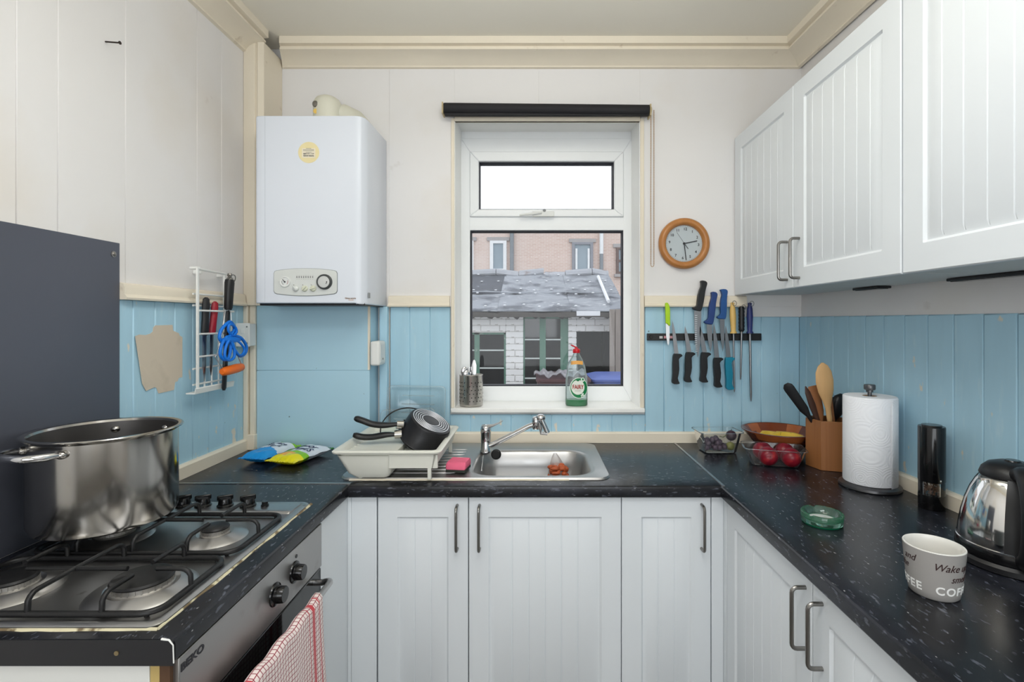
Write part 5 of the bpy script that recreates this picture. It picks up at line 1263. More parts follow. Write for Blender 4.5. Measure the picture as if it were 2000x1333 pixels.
# glass lid standing behind the pans
ldc = P(792, 836, 2.03)
lm = basis(ldc, (1, 0.12, 0.0), (0.0, 0.72, 0.70))
ld = thing('pan_lid', 'glass pan lid with thin black rim standing behind the saucepans', 'lid', (ldc.x, ldc.y, 0.953))
mb = MB().lathe([(0, 0.014), (0.04, 0.011), (0.07, 0.006), (0.096, 0)], 40).xf(lm)
mb.build('lid_glass', clear('lid_glass', (0.9, 0.95, 0.95), 1.25, 0.05), ld, smooth=60)
MB().tube([(0.097 * math.cos(a), 0.097 * math.sin(a), 0) for a in [2 * PI * k / 48 for k in range(48)]], 0.0026, 8, closed=True).xf(lm).build('rim', blackp, ld, smooth=60)
MB().lathe([(0, 0.040), (0.013, 0.038), (0.015, 0.032), (0.008, 0.024), (0.008, 0.013)], 18).xf(lm).build('knob', blackp, ld, smooth=50)

# ---- clear punnets leaning on the wall behind the rack
pet = clear('clear_pet', (0.97, 0.985, 0.985), 1.5, 0.07, film=0.10, filmcol=(0.85, 0.9, 0.92))
def punnet_mb(w, l, h, r=0.02, ribs=0):
    k = 0.80
    rs = [rrect(-w / 2 - 0.006, w / 2 + 0.006, -l / 2 - 0.006, l / 2 + 0.006, r, h, 4), rrect(-w / 2, w / 2, -l / 2, l / 2, r, h, 4), rrect(-w / 2 * (1 + k) / 2, w / 2 * (1 + k) / 2, -l / 2 * (1 + k) / 2, l / 2 * (1 + k) / 2, r, h * 0.5, 4), rrect(-w / 2 * k, w / 2 * k, -l / 2 * k, l / 2 * k, r, 0.004, 4), rrect(-w / 2 * k + 0.006, w / 2 * k - 0.006, -l / 2 * k + 0.006, l / 2 * k - 0.006, r * 0.8, 0, 4)]
    return MB().rings(rs, cap0=False, cap1=True)
def leaning(label, px, py, Y, w, l, h, tilt, roll):
    o = P(px, py, Y)
    R = Matrix.Rotation(roll, 3, 'Y') @ Matrix.Rotation(tilt, 3, 'X')
    t = thing('plastic_punnet', label, 'punnet', o, R, 'clear punnets behind the dish rack')
    punnet_mb(w, l, h).build('tub', pet, t, world=False, smooth=40, recalc=False)
    MB().tube(rrect(-w / 2 - 0.006, w / 2 + 0.006, -l / 2 - 0.006, l / 2 + 0.006, 0.02, h, 4), 0.0014, 6, closed=True).build('rolled_rim', pet, t, world=False, smooth=60)
    rb = MB()
    for k in range(3): rb.tube([(-w * 0.3, -l * 0.25 + k * l * 0.25, 0.003), (w * 0.3, -l * 0.25 + k * l * 0.25, 0.003)], 0.0022, 6)
    rb.build('base_ribs', pet, t, world=False, smooth=60)
leaning('larger clear plastic punnet leaning on the boards behind the dish rack', 817, 790, 2.195, 0.235, 0.145, 0.045, PI / 2 - 0.12, 0.02)
leaning('smaller clear plastic punnet leaning lower behind the dish rack', 800, 832, 2.155, 0.215, 0.120, 0.040, PI / 2 - 0.30, -0.04)

# ---- packs of wipes
def pack(label, o, rz, L_, W_, H_, mats, zones, txt, tilt=0.0):
    """pillow pack; zones(u, v) -> material index"""
    t = thing('wipes_pack', label, 'wipes pack', o, Matrix.Rotation(rz, 3, 'Z') @ Matrix.Rotation(tilt, 3, 'Y'), 'packs of cleaning wipes')
    nu, nv = 36, 22
    def prof_(u, v):
        e = min(u, 1 - u); f = min(v, 1 - v)
        k = (1 - math.exp(-max(0, e - 0.045) * 16)) * (1 - math.exp(-f * 9))
        cr = 0.0022 * math.sin(v * 38 + u * 3) * math.exp(-max(0, e - 0.04) * 14)
        return H_ * 0.5 * k + 0.0006 + cr * (1 if e < 0.2 else 0.3), cr
    mb = MB()
    def top(u, v):
        h, cr = prof_(u, v); cr2 = 0.0015 * math.sin(u * 21 + v * 13) * (1 if 0.1 < u < 0.9 else 0)
        return Vector(((u - 0.5) * L_, (v - 0.5) * W_ * (1 - 0.10 * math.sin(PI * u)), H_ * 0.5 + h + cr2))
    def bot(u, v):
        h, cr = prof_(u, v)
        return Vector(((u - 0.5) * L_, (v - 0.5) * W_ * (1 - 0.10 * math.sin(PI * u)), max(0.0004, H_ * 0.5 - h + abs(cr))))
    k0 = len(mb.f); mb.grid(top, nu, nv)
    for j in range(nv):
        for i in range(nu): mb.m[k0 + j * nu + i] = zones((i + 0.5) / nu, (j + 0.5) / nv)
    k0 = len(mb.f); mb.grid(bot, nu, nv)
    for j in range(nv):
        for i in range(nu): mb.m[k0 + j * nu + i] = zones((i + 0.5) / nu, (j + 0.5) / nv)
    mb.build('pouch', mats, t, world=False, smooth=60, recalc=False)
    for (s, u, v, size, m, sh, sx) in txt:
        def wp(p, u=u, v=v):
            x = (u - 0.5) * L_ + p.y; y = (v - 0.5) * W_ - p.x
            return (x, y, top(x / L_ + 0.5, min(1, max(0, y / W_ + 0.5))).z + 0.0012)
        mt = text(s, size, m, None, MB(), warp=wp, shear=sh, bold=0.0004, sx=sx)
        mt.build('lettering', m, t, world=False, smooth=None)
    return t
def film(name, col): return M_(name, col, 0.22, vary=0.05, vscale=15, spec=0.6)
f_blue, f_white, f_green, f_yel = film('blue_film', c(28, 146, 222)), film('white_film', c(214, 224, 236)), film('lime_film', c(132, 196, 30)), film('yellow_film', c(228, 218, 20))
f_pgreen, f_dgreen, f_or = film('pale_green_film', c(196, 222, 186)), film('dark_green_film', c(52, 120, 52)), film('orange_film', c(234, 170, 60))
navy = M_('navy_print', c(34, 44, 104), 0.5)
o1 = P(532, 903, 1.965)
pack('blue and white pack of wipes with a lime green end beside the blue boxing', (-1.030, 1.985, WT1 + 0.0005), math.radians(80), 0.222, 0.112, 0.046, [f_white, f_blue, f_green],
     lambda u, v: 1 if u < 0.36 + 0.08 * math.sin(v * 3) else (2 if u > 0.82 else 0), [('Surface', 0.69, 0.50, 0.030, navy, 0.2, 0.85), ('Wipes', 0.55, 0.5, 0.030, navy, 0.2, 0.9)])
o2 = P(588, 906, 1.90)
pack('yellow and green pack of wipes with dark blue lettering, right of the blue pack', (-0.899, 1.955, WT1 + 0.0005), math.radians(75), 0.228, 0.130, 0.042, [f_pgreen, f_yel, f_dgreen, f_green, f_or, f_white],
     lambda u, v: 1 if u < 0.16 or (u < 0.26 and v < 0.55) else (4 if u < 0.30 and v > 0.35 else (2 if u > 0.92 else (3 if u < 0.38 else (5 if v < 0.72 else 3)))), [('Floor', 0.68, 0.50, 0.042, navy, 0.3, 0.85), ('WIPES', 0.50, 0.48, 0.038, navy, 0.3, 0.8)])

# ---- sponge
spg = thing('sponge', 'pink washing-up sponge with a dark scourer side on the drainer', 'sponge', (-0.268, 1.80, T0 + 0.004), math.radians(-8))
pk = M_('pink_foam', c(226, 104, 134), 0.85, vary=0.06, vscale=60, bump=0.5, bscale=260)
MB().rings([rrect(-0.034, 0.034, -0.040, 0.036, 0.006, 0.010), rrect(-0.036, 0.036, -0.041, 0.038, 0.006, 0.014), rrect(-0.036, 0.035, -0.036, 0.040, 0.006, 0.026), rrect(-0.033, 0.033, -0.030, 0.037, 0.006, 0.033)]).build('foam', pk, spg, world=False, smooth=60)
MB().box(-0.035, 0.035, -0.041, 0.037, 0.0, 0.0098).build('scourer', M_('dark_scourer', c(46, 50, 44), 0.9, bump=0.5, bscale=300), spg, world=False, bevel=0.002)
# ================================================================ right worktop
W = WT1 + 0.0004
pet2 = clear('clear_punnet', (0.97, 0.98, 0.98), 1.5, 0.06, film=0.05, filmcol=(0.85, 0.88, 0.9))
def punnet(label, o, w, l, h, rz):
    t = thing('plastic_punnet', label, 'punnet', o, rz, 'clear fruit punnets on the worktop')
    punnet_mb(w, l, h).build('tub', pet2, t, world=False, smooth=40, recalc=False)
    MB().tube(rrect(-w / 2 - 0.006, w / 2 + 0.006, -l / 2 - 0.006, l / 2 + 0.006, 0.02, h, 4), 0.0013, 6, closed=True).build('rolled_rim', pet2, t, world=False, smooth=60)
    return t
# grapes
gx, gy = 0.755, 2.090
punnet('clear plastic punnet of dark grapes by the back wall', (gx, gy, W), 0.165, 0.120, 0.085, 0.05)
gb = thing('grape_bunch', 'bunch of dark purple grapes in the clear punnet', 'grapes', (gx, gy, W + 0.006))
gr_m = M_('purple_grape', c(62, 42, 58), 0.35, vary=0.35, vscale=25, rvar=0.3)
overlay(gr_m, c(128, 116, 132), 30, 0.50, 0.75, amount=0.5)
random.seed(11)
gme = MB().ball((0, 0, 0), 0.0112, 12, 9, (1, 1, 1.08)).build('grape', gr_m, gb, world=False, smooth=80)
first = True; spots = []
for tries in range(4000):
    x, y = random.uniform(-0.062, 0.028), random.uniform(-0.040, 0.036)
    z = random.choice((0.017, 0.033, 0.045))
    lim = {0.017: 1.0, 0.033: 0.72, 0.045: 0.42}[z]
    if abs(x + 0.017) > 0.047 * lim or abs(y) > 0.040 * lim: continue
    if all((x - a) ** 2 + (y - b) ** 2 + (z - d) ** 2 > 0.0185 ** 2 for a, b, d in spots): spots.append((x, y, z))
    if len(spots) > 36: break
for i, p in enumerate(spots):
    g = gme if i == 0 else gme.copy()
    if i: COL.objects.link(g); g.parent = gb
    g.location = p
MB().tube([(0.01, 0, 0.055), (0.025, 0.002, 0.050), (0.040, 0.0, 0.060)], 0.0018, 6).build('stem', M_('grape_stem', c(96, 100, 52), 0.7), gb, world=False)
pq = P(1430, 852, 2.08)
pl_ = thing('plum', 'round dark plum above the grapes in the clear punnet', 'plum', (gx + 0.060, gy + 0.006, W + 0.006))
MB().ball((0, 0, 0.056), 0.0215, 18, 12).build('flesh', M_('dark_plum', c(58, 36, 46), 0.4, vary=0.3, vscale=30), pl_, world=False, smooth=80)
MB().tube([(0, 0, 0.076), (0.003, 0, 0.083)], 0.0012, 6).build('stalk', gr_m, pl_, world=False)
gp = thing('plum', 'green plum beside the grapes in the clear punnet', 'plum', (gx + 0.048, gy - 0.016, W + 0.006))
MB().ball((0, 0, 0.018), 0.0175, 18, 12).build('flesh', M_('green_plum', c(128, 128, 66), 0.4, vary=0.2, vscale=30), gp, world=False, smooth=80)
MB().tube([(0, 0, 0.034), (0.002, 0, 0.040)], 0.001, 6).build('stalk', gr_m, gp, world=False)

# fruit bowl: staves of turned wood
fbx_, fby_ = 1.004, 2.074
fw = thing('fruit_bowl', 'reddish brown segmented wooden fruit bowl in the corner', 'bowl', (fbx_, fby_, W))
tones = [M_('bowl_wood_%d' % k, col, 0.22, vary=0.18, vscale=12, vstretch=(1, 1, 5), coat=0.4) for k, col in enumerate((c(150, 82, 46), c(126, 62, 34), c(174, 98, 54), c(110, 54, 32)))]
prof_o = [(0.060, 0.0), (0.066, 0.003), (0.092, 0.030), (0.120, 0.062), (0.144, 0.090)]
prof_i = [(0.140, 0.0905), (0.115, 0.062), (0.087, 0.031), (0.060, 0.010), (0.0, 0.006)]
ns = 14
random.seed(2)
for band_, (o_, i_) in enumerate((((0, 1, 2), None), ((2, 3), None), ((3, 4), None))):
    for s_ in range(ns):
        a0, a1 = 2 * PI * (s_ + 0.5 * band_) / ns, 2 * PI * (s_ + 1 + 0.5 * band_) / ns
        mb = MB(); rs = []
        for k in range(5):
            a = a0 + (a1 - a0) * k / 4
            outer_ = [prof_o[q_] for q_ in o_]
            inner_ = [(max(0.001, r - 0.005), z + 0.0022) for r, z in outer_][::-1]
            rs.append([(r * math.cos(a), r * math.sin(a), z) for r, z in outer_ + inner_])
        mb.rings(rs).build('stave', tones[random.randrange(4)], fw, world=False, smooth=30)
MB().lathe([(0, 0.0), (0.062, 0.0), (0.062, 0.007), (0, 0.006)], 36).build('base_disc', tones[1], fw, world=False, smooth=30)
MB().lathe([(0.1385, 0.0895), (0.1455, 0.0895), (0.1455, 0.0935), (0.1385, 0.0935)], 56, closed=True).build('rim', tones[3], fw, world=False, smooth=40)
yel = M_('banana_skin', c(222, 188, 62), 0.5, vary=0.10, vscale=18)
overlay(yel, c(92, 66, 36), 40, 0.68, 0.76, amount=0.7)
def banana(label, pts, r):
    t = thing('banana', label, 'banana', pts[0], group='bananas in the wooden bowl')
    m = len(pts)
    MB().tube(pts, [r * 0.32, r * 0.5] + [r] * (m - 4) + [r * 0.75, r * 0.25], 6).build('banana_body', yel, t, smooth=30)
    MB().tube([Vector(pts[0]), Vector(pts[0]) + (Vector(pts[0]) - Vector(pts[1])).normalized() * 0.014], [r * 0.32, r * 0.28], 6).build('stem', M_('banana_stem', c(120, 100, 52), 0.7), t)
B0, B1 = P(1500, 856, 2.03), P(1572, 862, 2.00)
banana('longer yellow banana in front in the wooden fruit bowl', [B0 + (B1 - B0) * k / 7 + Vector((0, 0.030 * math.sin(PI * k / 7) - 0.02, 0.012 - 0.010 * math.sin(PI * k / 7) * 0)) for k in range(8)], 0.0185)
banana('shorter banana lying farther back in the wooden fruit bowl', [B0 + Vector((-0.022, 0.035, 0.004)) + (B1 - B0) * 0.75 * k / 7 + Vector((0, 0.03 * math.sin(PI * k / 7), 0)) for k in range(8)], 0.016)

# nectarines in a punnet
ax_, ay_ = 0.897, 1.902
punnet('clear plastic punnet holding red nectarines in front of the wooden bowl', (ax_, ay_, W), 0.205, 0.120, 0.064, math.radians(-16))
red1 = M_('nectarine_skin', c(126, 18, 36), 0.32, vary=0.25, vscale=14)
overlay(red1, c(196, 56, 46), 22, 0.52, 0.70, amount=0.7)
overlay(red1, c(84, 12, 38), 30, 0.50, 0.66, amount=0.6, seed=5)
def fruit(label, x, y, z, r, ax3):
    t = thing('nectarine', label, 'nectarine', (x, y, z), group='nectarines in the punnet')
    def fn(u, v):
        a = 2 * PI * u; b = PI * v
        k = r * (1 - 0.10 * math.exp(-(b / 0.35) ** 2) - 0.05 * math.exp(-((a - PI) / 0.25) ** 2) * math.sin(b))
        return Vector((k * math.sin(b) * math.cos(a), k * math.sin(b) * math.sin(a), k * math.cos(b)))
    R = Vector((0, 0, 1)).rotation_difference(Vector(ax3)).to_matrix().to_4x4()
    q = MB().grid(fn, 26, 16, closed_u=True).xf(R); q.build('flesh', red1, t, world=False, smooth=80)
    d = Vector(ax3).normalized()
    MB().tube([d * r * 0.88, d * r * 0.96], 0.0022, 6).build('stalk_pit', M_('stalk_brown', c(70, 40, 30), 0.7), t, world=False)
fruit('front left red nectarine in the clear punnet, stalk dimple to the front', 0.865, 1.872, W + 0.037, 0.0345, (-0.2, -1, 0.15))
fruit('front right dark red nectarine in the clear punnet', 0.939, 1.852, W + 0.037, 0.0345, (0.4, -0.6, 0.7))
fruit('back left bright red nectarine in the clear punnet', 0.872, 1.936, W + 0.040, 0.0345, (0, 0.2, 1))
fruit('back right bright red nectarine in the clear punnet', 0.948, 1.919, W + 0.040, 0.0345, (0.3, 0.3, 1))

# hexagonal utensil holder
ux, uy = 1.086, 1.866
uh = thing('utensil_holder', 'hexagonal bamboo utensil holder beside the paper towel', 'utensil holder', (ux, uy, W))
bam = M_('bamboo_strips', c(152, 100, 58), 0.5, vary=0.18, vscale=4, vstretch=(14, 14, 0.6))
overlay(bam, c(128, 78, 42), 5, 0.55, 0.72, (12, 12, 0.4), amount=0.6)
ang = [math.radians(221 + 60 * k) for k in range(6)]
hexo = [(0.0775 * math.cos(a), 0.0775 * math.sin(a)) for a in ang]; hexi = [(0.068 * math.cos(a), 0.068 * math.sin(a)) for a in ang]
for k in range(6):
    k2 = (k + 1) % 6
    MB().prism([hexo[k], hexo[k2], hexi[k2], hexi[k]], 0.0, 0.176).build('side_panel', bam, uh, world=False, bevel=0.0012, seg=2)
MB().prism(hexi, 0.001, 0.008).build('base', bam, uh, world=False)
def utensil(name, label, mat, top, foot, shaft, head=None, side=(1, 0, 0), n=14):
    f, t_ = Vector((ux + foot[0], uy + foot[1], W + 0.012)), Vector(top)
    k = thing(name, label, name.replace('_', ' '), f, group='utensils in the bamboo holder')
    hk = head[0][0] if head else 1.0
    MB().ell(f, f.lerp(t_, hk + 0.01), side, [(0, shaft[0], shaft[1]), (0.5, shaft[0], shaft[1]), (1, shaft[2], shaft[3])], 12).build('handle', mat, k, smooth=60)
    if head: MB().ell(f, t_, side, head, n).build('head', mat, k, smooth=60)
    return k
wsp = M_('pale_wood_spoon', c(206, 164, 112), 0.55, vary=0.14, vscale=6, vstretch=(10, 10, 0.8))
wsp2 = M_('brown_wood_spatula', c(150, 98, 60), 0.55, vary=0.15, vscale=6, vstretch=(10, 10, 0.8))
dkw = M_('dark_wood', c(70, 46, 36), 0.5, vary=0.2)
tp_ = P(1606, 709, 1.83)
utensil('wooden_spoon', 'pale wooden spoon with a big oval bowl, tallest in the bamboo holder', wsp, tp_, (0.006, -0.030), (0.0085, 0.007, 0.010, 0.007),
        [(0.56, 0.010, 0.006), (0.64, 0.018, 0.007), (0.72, 0.028, 0.008), (0.82, 0.0325, 0.009), (0.91, 0.029, 0.008), (0.97, 0.018, 0.006), (1.0, 0.004, 0.003)])
utensil('spatula', 'black plastic spatula leaning far out to the left of the bamboo holder', blackp, P(1535, 750, 1.86), (0.046, -0.004), (0.006, 0.005, 0.008, 0.004),
        [(0.60, 0.008, 0.004), (0.68, 0.016, 0.0035), (0.94, 0.0185, 0.003), (0.97, 0.017, 0.0025), (1.0, 0.008, 0.0015)], side=(0.72, -0.3, 0.5))
utensil('wooden_spatula', 'brown wooden spatula leaning left behind the tall spoon', wsp2, P(1588, 754, 1.885), (0.012, 0.010), (0.007, 0.006, 0.008, 0.005),
        [(0.55, 0.009, 0.005), (0.66, 0.018, 0.005), (0.94, 0.0225, 0.004), (1.0, 0.020, 0.002)])
utensil('wooden_spatula', 'dark pointed wooden utensil left of the brown spatula in the holder', dkw, P(1573, 755, 1.87), (0.020, 0.010), (0.006, 0.006, 0.007, 0.005),
        [(0.55, 0.008, 0.005), (0.75, 0.013, 0.005), (0.92, 0.010, 0.004), (1.0, 0.002, 0.001)])
utensil('ladle', 'black ladle leaning right toward the paper towel roll', blackp, P(1645, 770, 1.87), (-0.014, 0.026), (0.006, 0.006, 0.009, 0.006),
        [(0.62, 0.008, 0.006), (0.72, 0.022, 0.012), (0.85, 0.030, 0.020), (0.95, 0.024, 0.016), (1.0, 0.008, 0.005)])
utensil('whisk', 'steel-handled utensil standing at the back of the bamboo holder', chrome, P(1624, 768, 1.90), (0.0, 0.030), (0.004, 0.004, 0.006, 0.006),
        [(0.60, 0.006, 0.006), (0.75, 0.016, 0.016), (0.92, 0.019, 0.019), (1.0, 0.006, 0.006)])
utensil('wooden_spoon', 'slim reddish wooden spoon handle on the right in the bamboo holder', wsp2, P(1622, 776, 1.85), (0.024, -0.018), (0.006, 0.005, 0.006, 0.005))

# paper towel on its stand
px_, py_ = 1.086, 1.640
pt_ = thing('towel_holder', 'dark metal paper towel holder with round base and knob', 'towel holder', (px_, py_, W))
gun = M_('gunmetal', (0.13, 0.13, 0.135), 0.35, 0.9, vary=0.1)
MB().lathe([(0, 0), (0.085, 0), (0.088, 0.003), (0.087, 0.010), (0.078, 0.016), (0, 0.017)], 56).build('base', gun, pt_, world=False, smooth=40)
MB().lathe([(0.006, 0.016), (0.006, 0.305), (0.010, 0.306), (0.010, 0.312), (0.015, 0.313), (0.0165, 0.316), (0.0165, 0.327), (0.015, 0.330), (0, 0.331)], 24).build('pole', gun, pt_, world=False, smooth=40)
tow2 = M_('embossed_paper', c(236, 238, 242), 0.85, vary=0.01, sheen=0.2)
nt = tow2.node_tree; N = nt.nodes; L = nt.links; b = N['Principled BSDF']
tc = N.new('ShaderNodeTexCoord'); vo = N.new('ShaderNodeTexVoronoi'); vo.inputs['Scale'].default_value = 16
L.new(tc.outputs['Object'], vo.inputs['Vector'])
mu = N.new('ShaderNodeMath'); mu.operation = 'MULTIPLY'; mu.inputs[1].default_value = 60; L.new(vo.outputs['Distance'], mu.inputs[0])
si = N.new('ShaderNodeMath'); si.operation = 'SINE'; L.new(mu.outputs[0], si.inputs[0])
bp = N.new('ShaderNodeBump'); bp.inputs['Strength'].default_value = 0.22; bp.inputs['Distance'].default_value = 0.0012
L.new(si.outputs[0], bp.inputs['Height']); L.new(bp.outputs[0], b.inputs['Normal'])
rl = thing('paper_towel_roll', 'white embossed paper towel roll standing on the dark holder', 'paper towel', (px_, py_, W + 0.018))
MB().lathe([(0.021, 0), (0.0745, 0), (0.0755, 0.002), (0.0755, 0.273), (0.0735, 0.276), (0.021, 0.276)], 72, closed=True).build('roll', tow2, rl, world=False, smooth=50)
MB().lathe([(0.0195, 0.0005), (0.021, 0.0005), (0.021, 0.2755), (0.0195, 0.2755)], 36, closed=True).build('core', M_('card_core', c(170, 140, 104), 0.8), rl, world=False, smooth=40)
fl_ = MB().grid(lambda u, v: Vector((0.0762 * math.cos(-1.35 + 0.75 * u) * (1 + 0.012 * (1 - u) * (1 - u)), 0.0762 * math.sin(-1.35 + 0.75 * u) * (1 + 0.03 * (1 - u) ** 2), -0.004 + 0.276 * v)), 10, 2)
fl_.build('loose_sheet', tow2, rl, world=False, smooth=80, solid=0.0006)

# pepper grinder
gx_, gy_ = 1.139, 1.452
pg_ = thing('pepper_grinder', 'tall black electric pepper grinder with peppercorns in a clear band', 'pepper grinder', (gx_, gy_, W))
MB().lathe([(0, 0), (0.031, 0), (0.032, 0.002), (0.032, 0.040), (0, 0.040)], 40).build('base', blackgloss, pg_, world=False, smooth=40)
MB().lathe([(0.0315, 0.040), (0.0315, 0.078), (0.0295, 0.078), (0.0295, 0.040)], 40, closed=True).build('clear_band', clear('clear_acrylic', (0.97, 0.97, 0.97), 1.5, 0.02), pg_, world=False, smooth=40)
MB().lathe([(0, 0.078), (0.032, 0.078), (0.0325, 0.080), (0.0325, 0.232), (0.0315, 0.2345), (0.025, 0.2350), (0.024, 0.2385), (0, 0.239)], 40).build('body', blackgloss, pg_, world=False, smooth=40)
MB().box(-0.0015, 0.0015, -0.0335, -0.031, 0.084, 0.088).build('light_dot', whitep, pg_, world=False)
pc_ = MB(); random.seed(6)
for i in range(150):
    a = random.random() * 2 * PI; r = 0.027 * math.sqrt(random.random()); r = max(r, 0.018) if i < 110 else r
    pc_.ball((min(r, 0.0265) * math.cos(a), min(r, 0.0265) * math.sin(a), 0.043 + 0.026 * random.random()), 0.0028, 6, 4)
tag(pc_.build('peppercorns', M_('peppercorn', c(136, 104, 84), 0.8, vary=0.5, vscale=120), pg_, world=False, smooth=60), kind='stuff')

# kettle
kx_, ky_ = 1.062, 1.124
ke = thing('kettle', 'polished steel cordless kettle with black lid, handle and base', 'kettle', (kx_, ky_, W), math.radians(-122))
MB().lathe([(0, 0), (0.100, 0), (0.104, 0.003), (0.104, 0.014), (0.098, 0.020), (0, 0.020)], 56).build('power_base', blackp, ke, world=False, smooth=40)
MB().lathe([(0.088, 0.021), (0.098, 0.021), (0.1005, 0.025), (0.100, 0.040), (0.097, 0.045), (0, 0.045)], 56).build('foot_ring', blackgloss, ke, world=False, smooth=40)
kst = M_('kettle_steel', (0.68, 0.67, 0.65), 0.09, 1.0, vary=0.06, vscale=8, rvar=0.4)
MB().lathe([(0, 0.044), (0.0950, 0.044), (0.0965, 0.047), (0.0945, 0.070), (0.0900, 0.100), (0.0830, 0.130), (0.0735, 0.158), (0.0640, 0.178), (0.055, 0.192), (0, 0.192)], 64).build('kettle_body', kst, ke, world=False, smooth=60)
MB().lathe([(0.0985, 0.043), (0.099, 0.046), (0.097, 0.0475), (0.096, 0.044)], 64, closed=True).build('trim_ring', chrome, ke, world=False, smooth=60)
MB().lathe([(0.057, 0.189), (0.0585, 0.193), (0.054, 0.206), (0.043, 0.217), (0.026, 0.223), (0, 0.225)], 48).build('lid', blackp, ke, world=False, smooth=60)
MB().lathe([(0, 0.008), (0.013, 0.008), (0.016, 0.004), (0.016, 0)], 20, (0, 0, 0.219)).build('lid_button', blackgloss, ke, world=False, smooth=40)
hp = [(0.050, 0, 0.205), (0.085, 0, 0.214), (0.118, 0, 0.200), (0.137, 0, 0.165), (0.142, 0, 0.125), (0.136, 0, 0.085), (0.118, 0, 0.052), (0.096, 0, 0.036)]
MB().tube(spl(hp, 4), 0.0165, 16).build('handle', blackp, ke, world=False, smooth=60)
MB().rings([[(0.100 * k * math.cos(a) , 0.100 * k * math.sin(a), z) for a in (-0.34, -0.17, 0, 0.17, 0.34)] + [(0.088 * k * math.cos(a), 0.088 * k * math.sin(a), z) for a in (0.34, 0, -0.34)] for z, k in ((0.040, 0.985), (0.070, 0.965), (0.100, 0.925), (0.130, 0.850), (0.158, 0.755), (0.178, 0.66), (0.194, 0.575))]).build('spine', blackp, ke, world=False, smooth=40)
MB().ell((-0.050, 0, 0.182), (-0.080, 0, 0.200), (0, 1, 0), [(0, 0.034, 0.012), (0.5, 0.024, 0.010), (0.9, 0.014, 0.007), (1, 0.010, 0.005)], 16).build('spout', kst, ke, world=False, smooth=60)

# mug with wrapped lettering
mx_, my_ = 0.7885, 1.000
mg = thing('mug', 'grey mug with dark script and white block lettering in front of the kettle', 'mug', (mx_, my_, W))
mgrey = M_('grey_glaze', c(158, 155, 152), 0.25, vary=0.02, spec=0.5)
mwhite = M_('white_glaze', c(228, 226, 220), 0.2, vary=0.02)
rb_, rt_, hm_ = 0.0410, 0.0510, 0.094
def mr(z): 
    t_ = min(1, max(0, z / hm_)); return rb_ + (rt_ - rb_) * t_ ** 0.75
zs = [0.003 + (hm_ - 0.003) * k / 8 for k in range(9)]
MB().lathe([(0, 0), (rb_ - 0.003, 0), (rb_, 0.003)] + [(mr(z), z) for z in zs[1:]] + [(rt_ - 0.0012, hm_ - 0.0006)], 64).build('mug_body', mgrey, mg, world=False, smooth=60)
MB().lathe([(rt_ - 0.0003, hm_ - 0.0012), (rt_ - 0.0008, hm_ + 0.0012), (rt_ - 0.0028, hm_ + 0.0014)] + [(mr(z) - 0.0036, z) for z in zs[::-1][:-1]] + [(rb_ - 0.007, 0.007), (0, 0.006)], 64).build('mug_inside', mwhite, mg, world=False, smooth=60)
ha = math.radians(62)                                 # the handle is on the far side
def hpnt(r, z): return (r * math.cos(ha), r * math.sin(ha), z)
MB().tube([hpnt(mr(0.080) - 0.002, 0.080), hpnt(0.068, 0.079), hpnt(0.077, 0.068), hpnt(0.078, 0.050), hpnt(0.070, 0.034), hpnt(mr(0.026) - 0.002, 0.028)], [0.0065, 0.006, 0.0058, 0.0058, 0.006, 0.0065], 12).build('handle', mgrey, mg, world=False, smooth=60)
brown = M_('dark_brown_print', c(58, 38, 38), 0.4)
whp = M_('white_print', c(240, 240, 238), 0.4)
def wrap(s_, size, mat, phi, z, sh=0.0, sx=1.0, bold=0.0, slope=0.0, sp=1.0):
    """phi: centre angle of the text round the mug (radians, -pi/2 faces the front)"""
    def wf(v):
        r = mr(z + v.y); a = phi + v.x / 0.048
        rr_ = r + 0.0004 + v.z * 0.5
        return (mx_ + rr_ * math.cos(a), my_ + rr_ * math.sin(a), W + z + v.y + slope * v.x)
    text(s_, size, mat, None, mg, warp=wf, shear=sh, sx=sx, bold=bold, sp=sp)
F0 = math.atan2(-my_, -mx_)                           # direction towards the viewpoint
wrap('Wake up', 0.0200, brown, F0 + 0.66, 0.0680, 0.35, 0.90)
wrap('smell', 0.0190, brown, F0 + 0.95, 0.0470, 0.35, 0.90)
wrap('and', 0.0195, brown, F0 - 0.88, 0.0740, 0.35, 0.90)
wrap('the', 0.0195, brown, F0 - 1.20, 0.0560, 0.35, 0.90)
wrap('COFFEE', 0.0215, whp, F0 + 0.98, 0.0220, 0.0, 1.05, 0.0005, sp=1.18)
wrap('COFFEE', 0.0215, whp, F0 - 1.34, 0.0220, 0.0, 1.05, 0.0005, sp=1.18)

# glass ashtray
at = thing('ashtray', 'small round green glass ashtray on the right worktop', 'ashtray', (0.764, 1.345, W))
grg = M_('green_glass', c(176, 228, 208), 0.05, trans=0.92, ior=1.5, vary=0.03)
prf = [(0, 0), (0.046, 0), (0.049, 0.003), (0.0505, 0.012), (0.0510, 0.027), (0.0495, 0.0295), (0.0450, 0.0295), (0.0425, 0.024), (0.037, 0.012), (0.025, 0.008), (0, 0.0075)]
ab = MB().lathe(prf, 60)
for v in ab.v:                                        # three rests pressed in the rim
    if v.z > 0.024:
        for a in (-0.6, 1.5, 3.6):
            d = abs(((math.atan2(v.y, v.x) - a + PI) % (2 * PI)) - PI)
            if d < 0.14: v.z -= 0.006 * (1 - d / 0.14)
ab.build('glass_body', grg, at, world=False, smooth=50)
MB().lathe([(0, 0.0078), (0.030, 0.0098), (0.034, 0.0108), (0, 0.0112)], 30).build('ash', M_('pale_ash', c(196, 200, 198), 0.9, vary=0.2, vscale=90, bump=0.5), at, world=False)
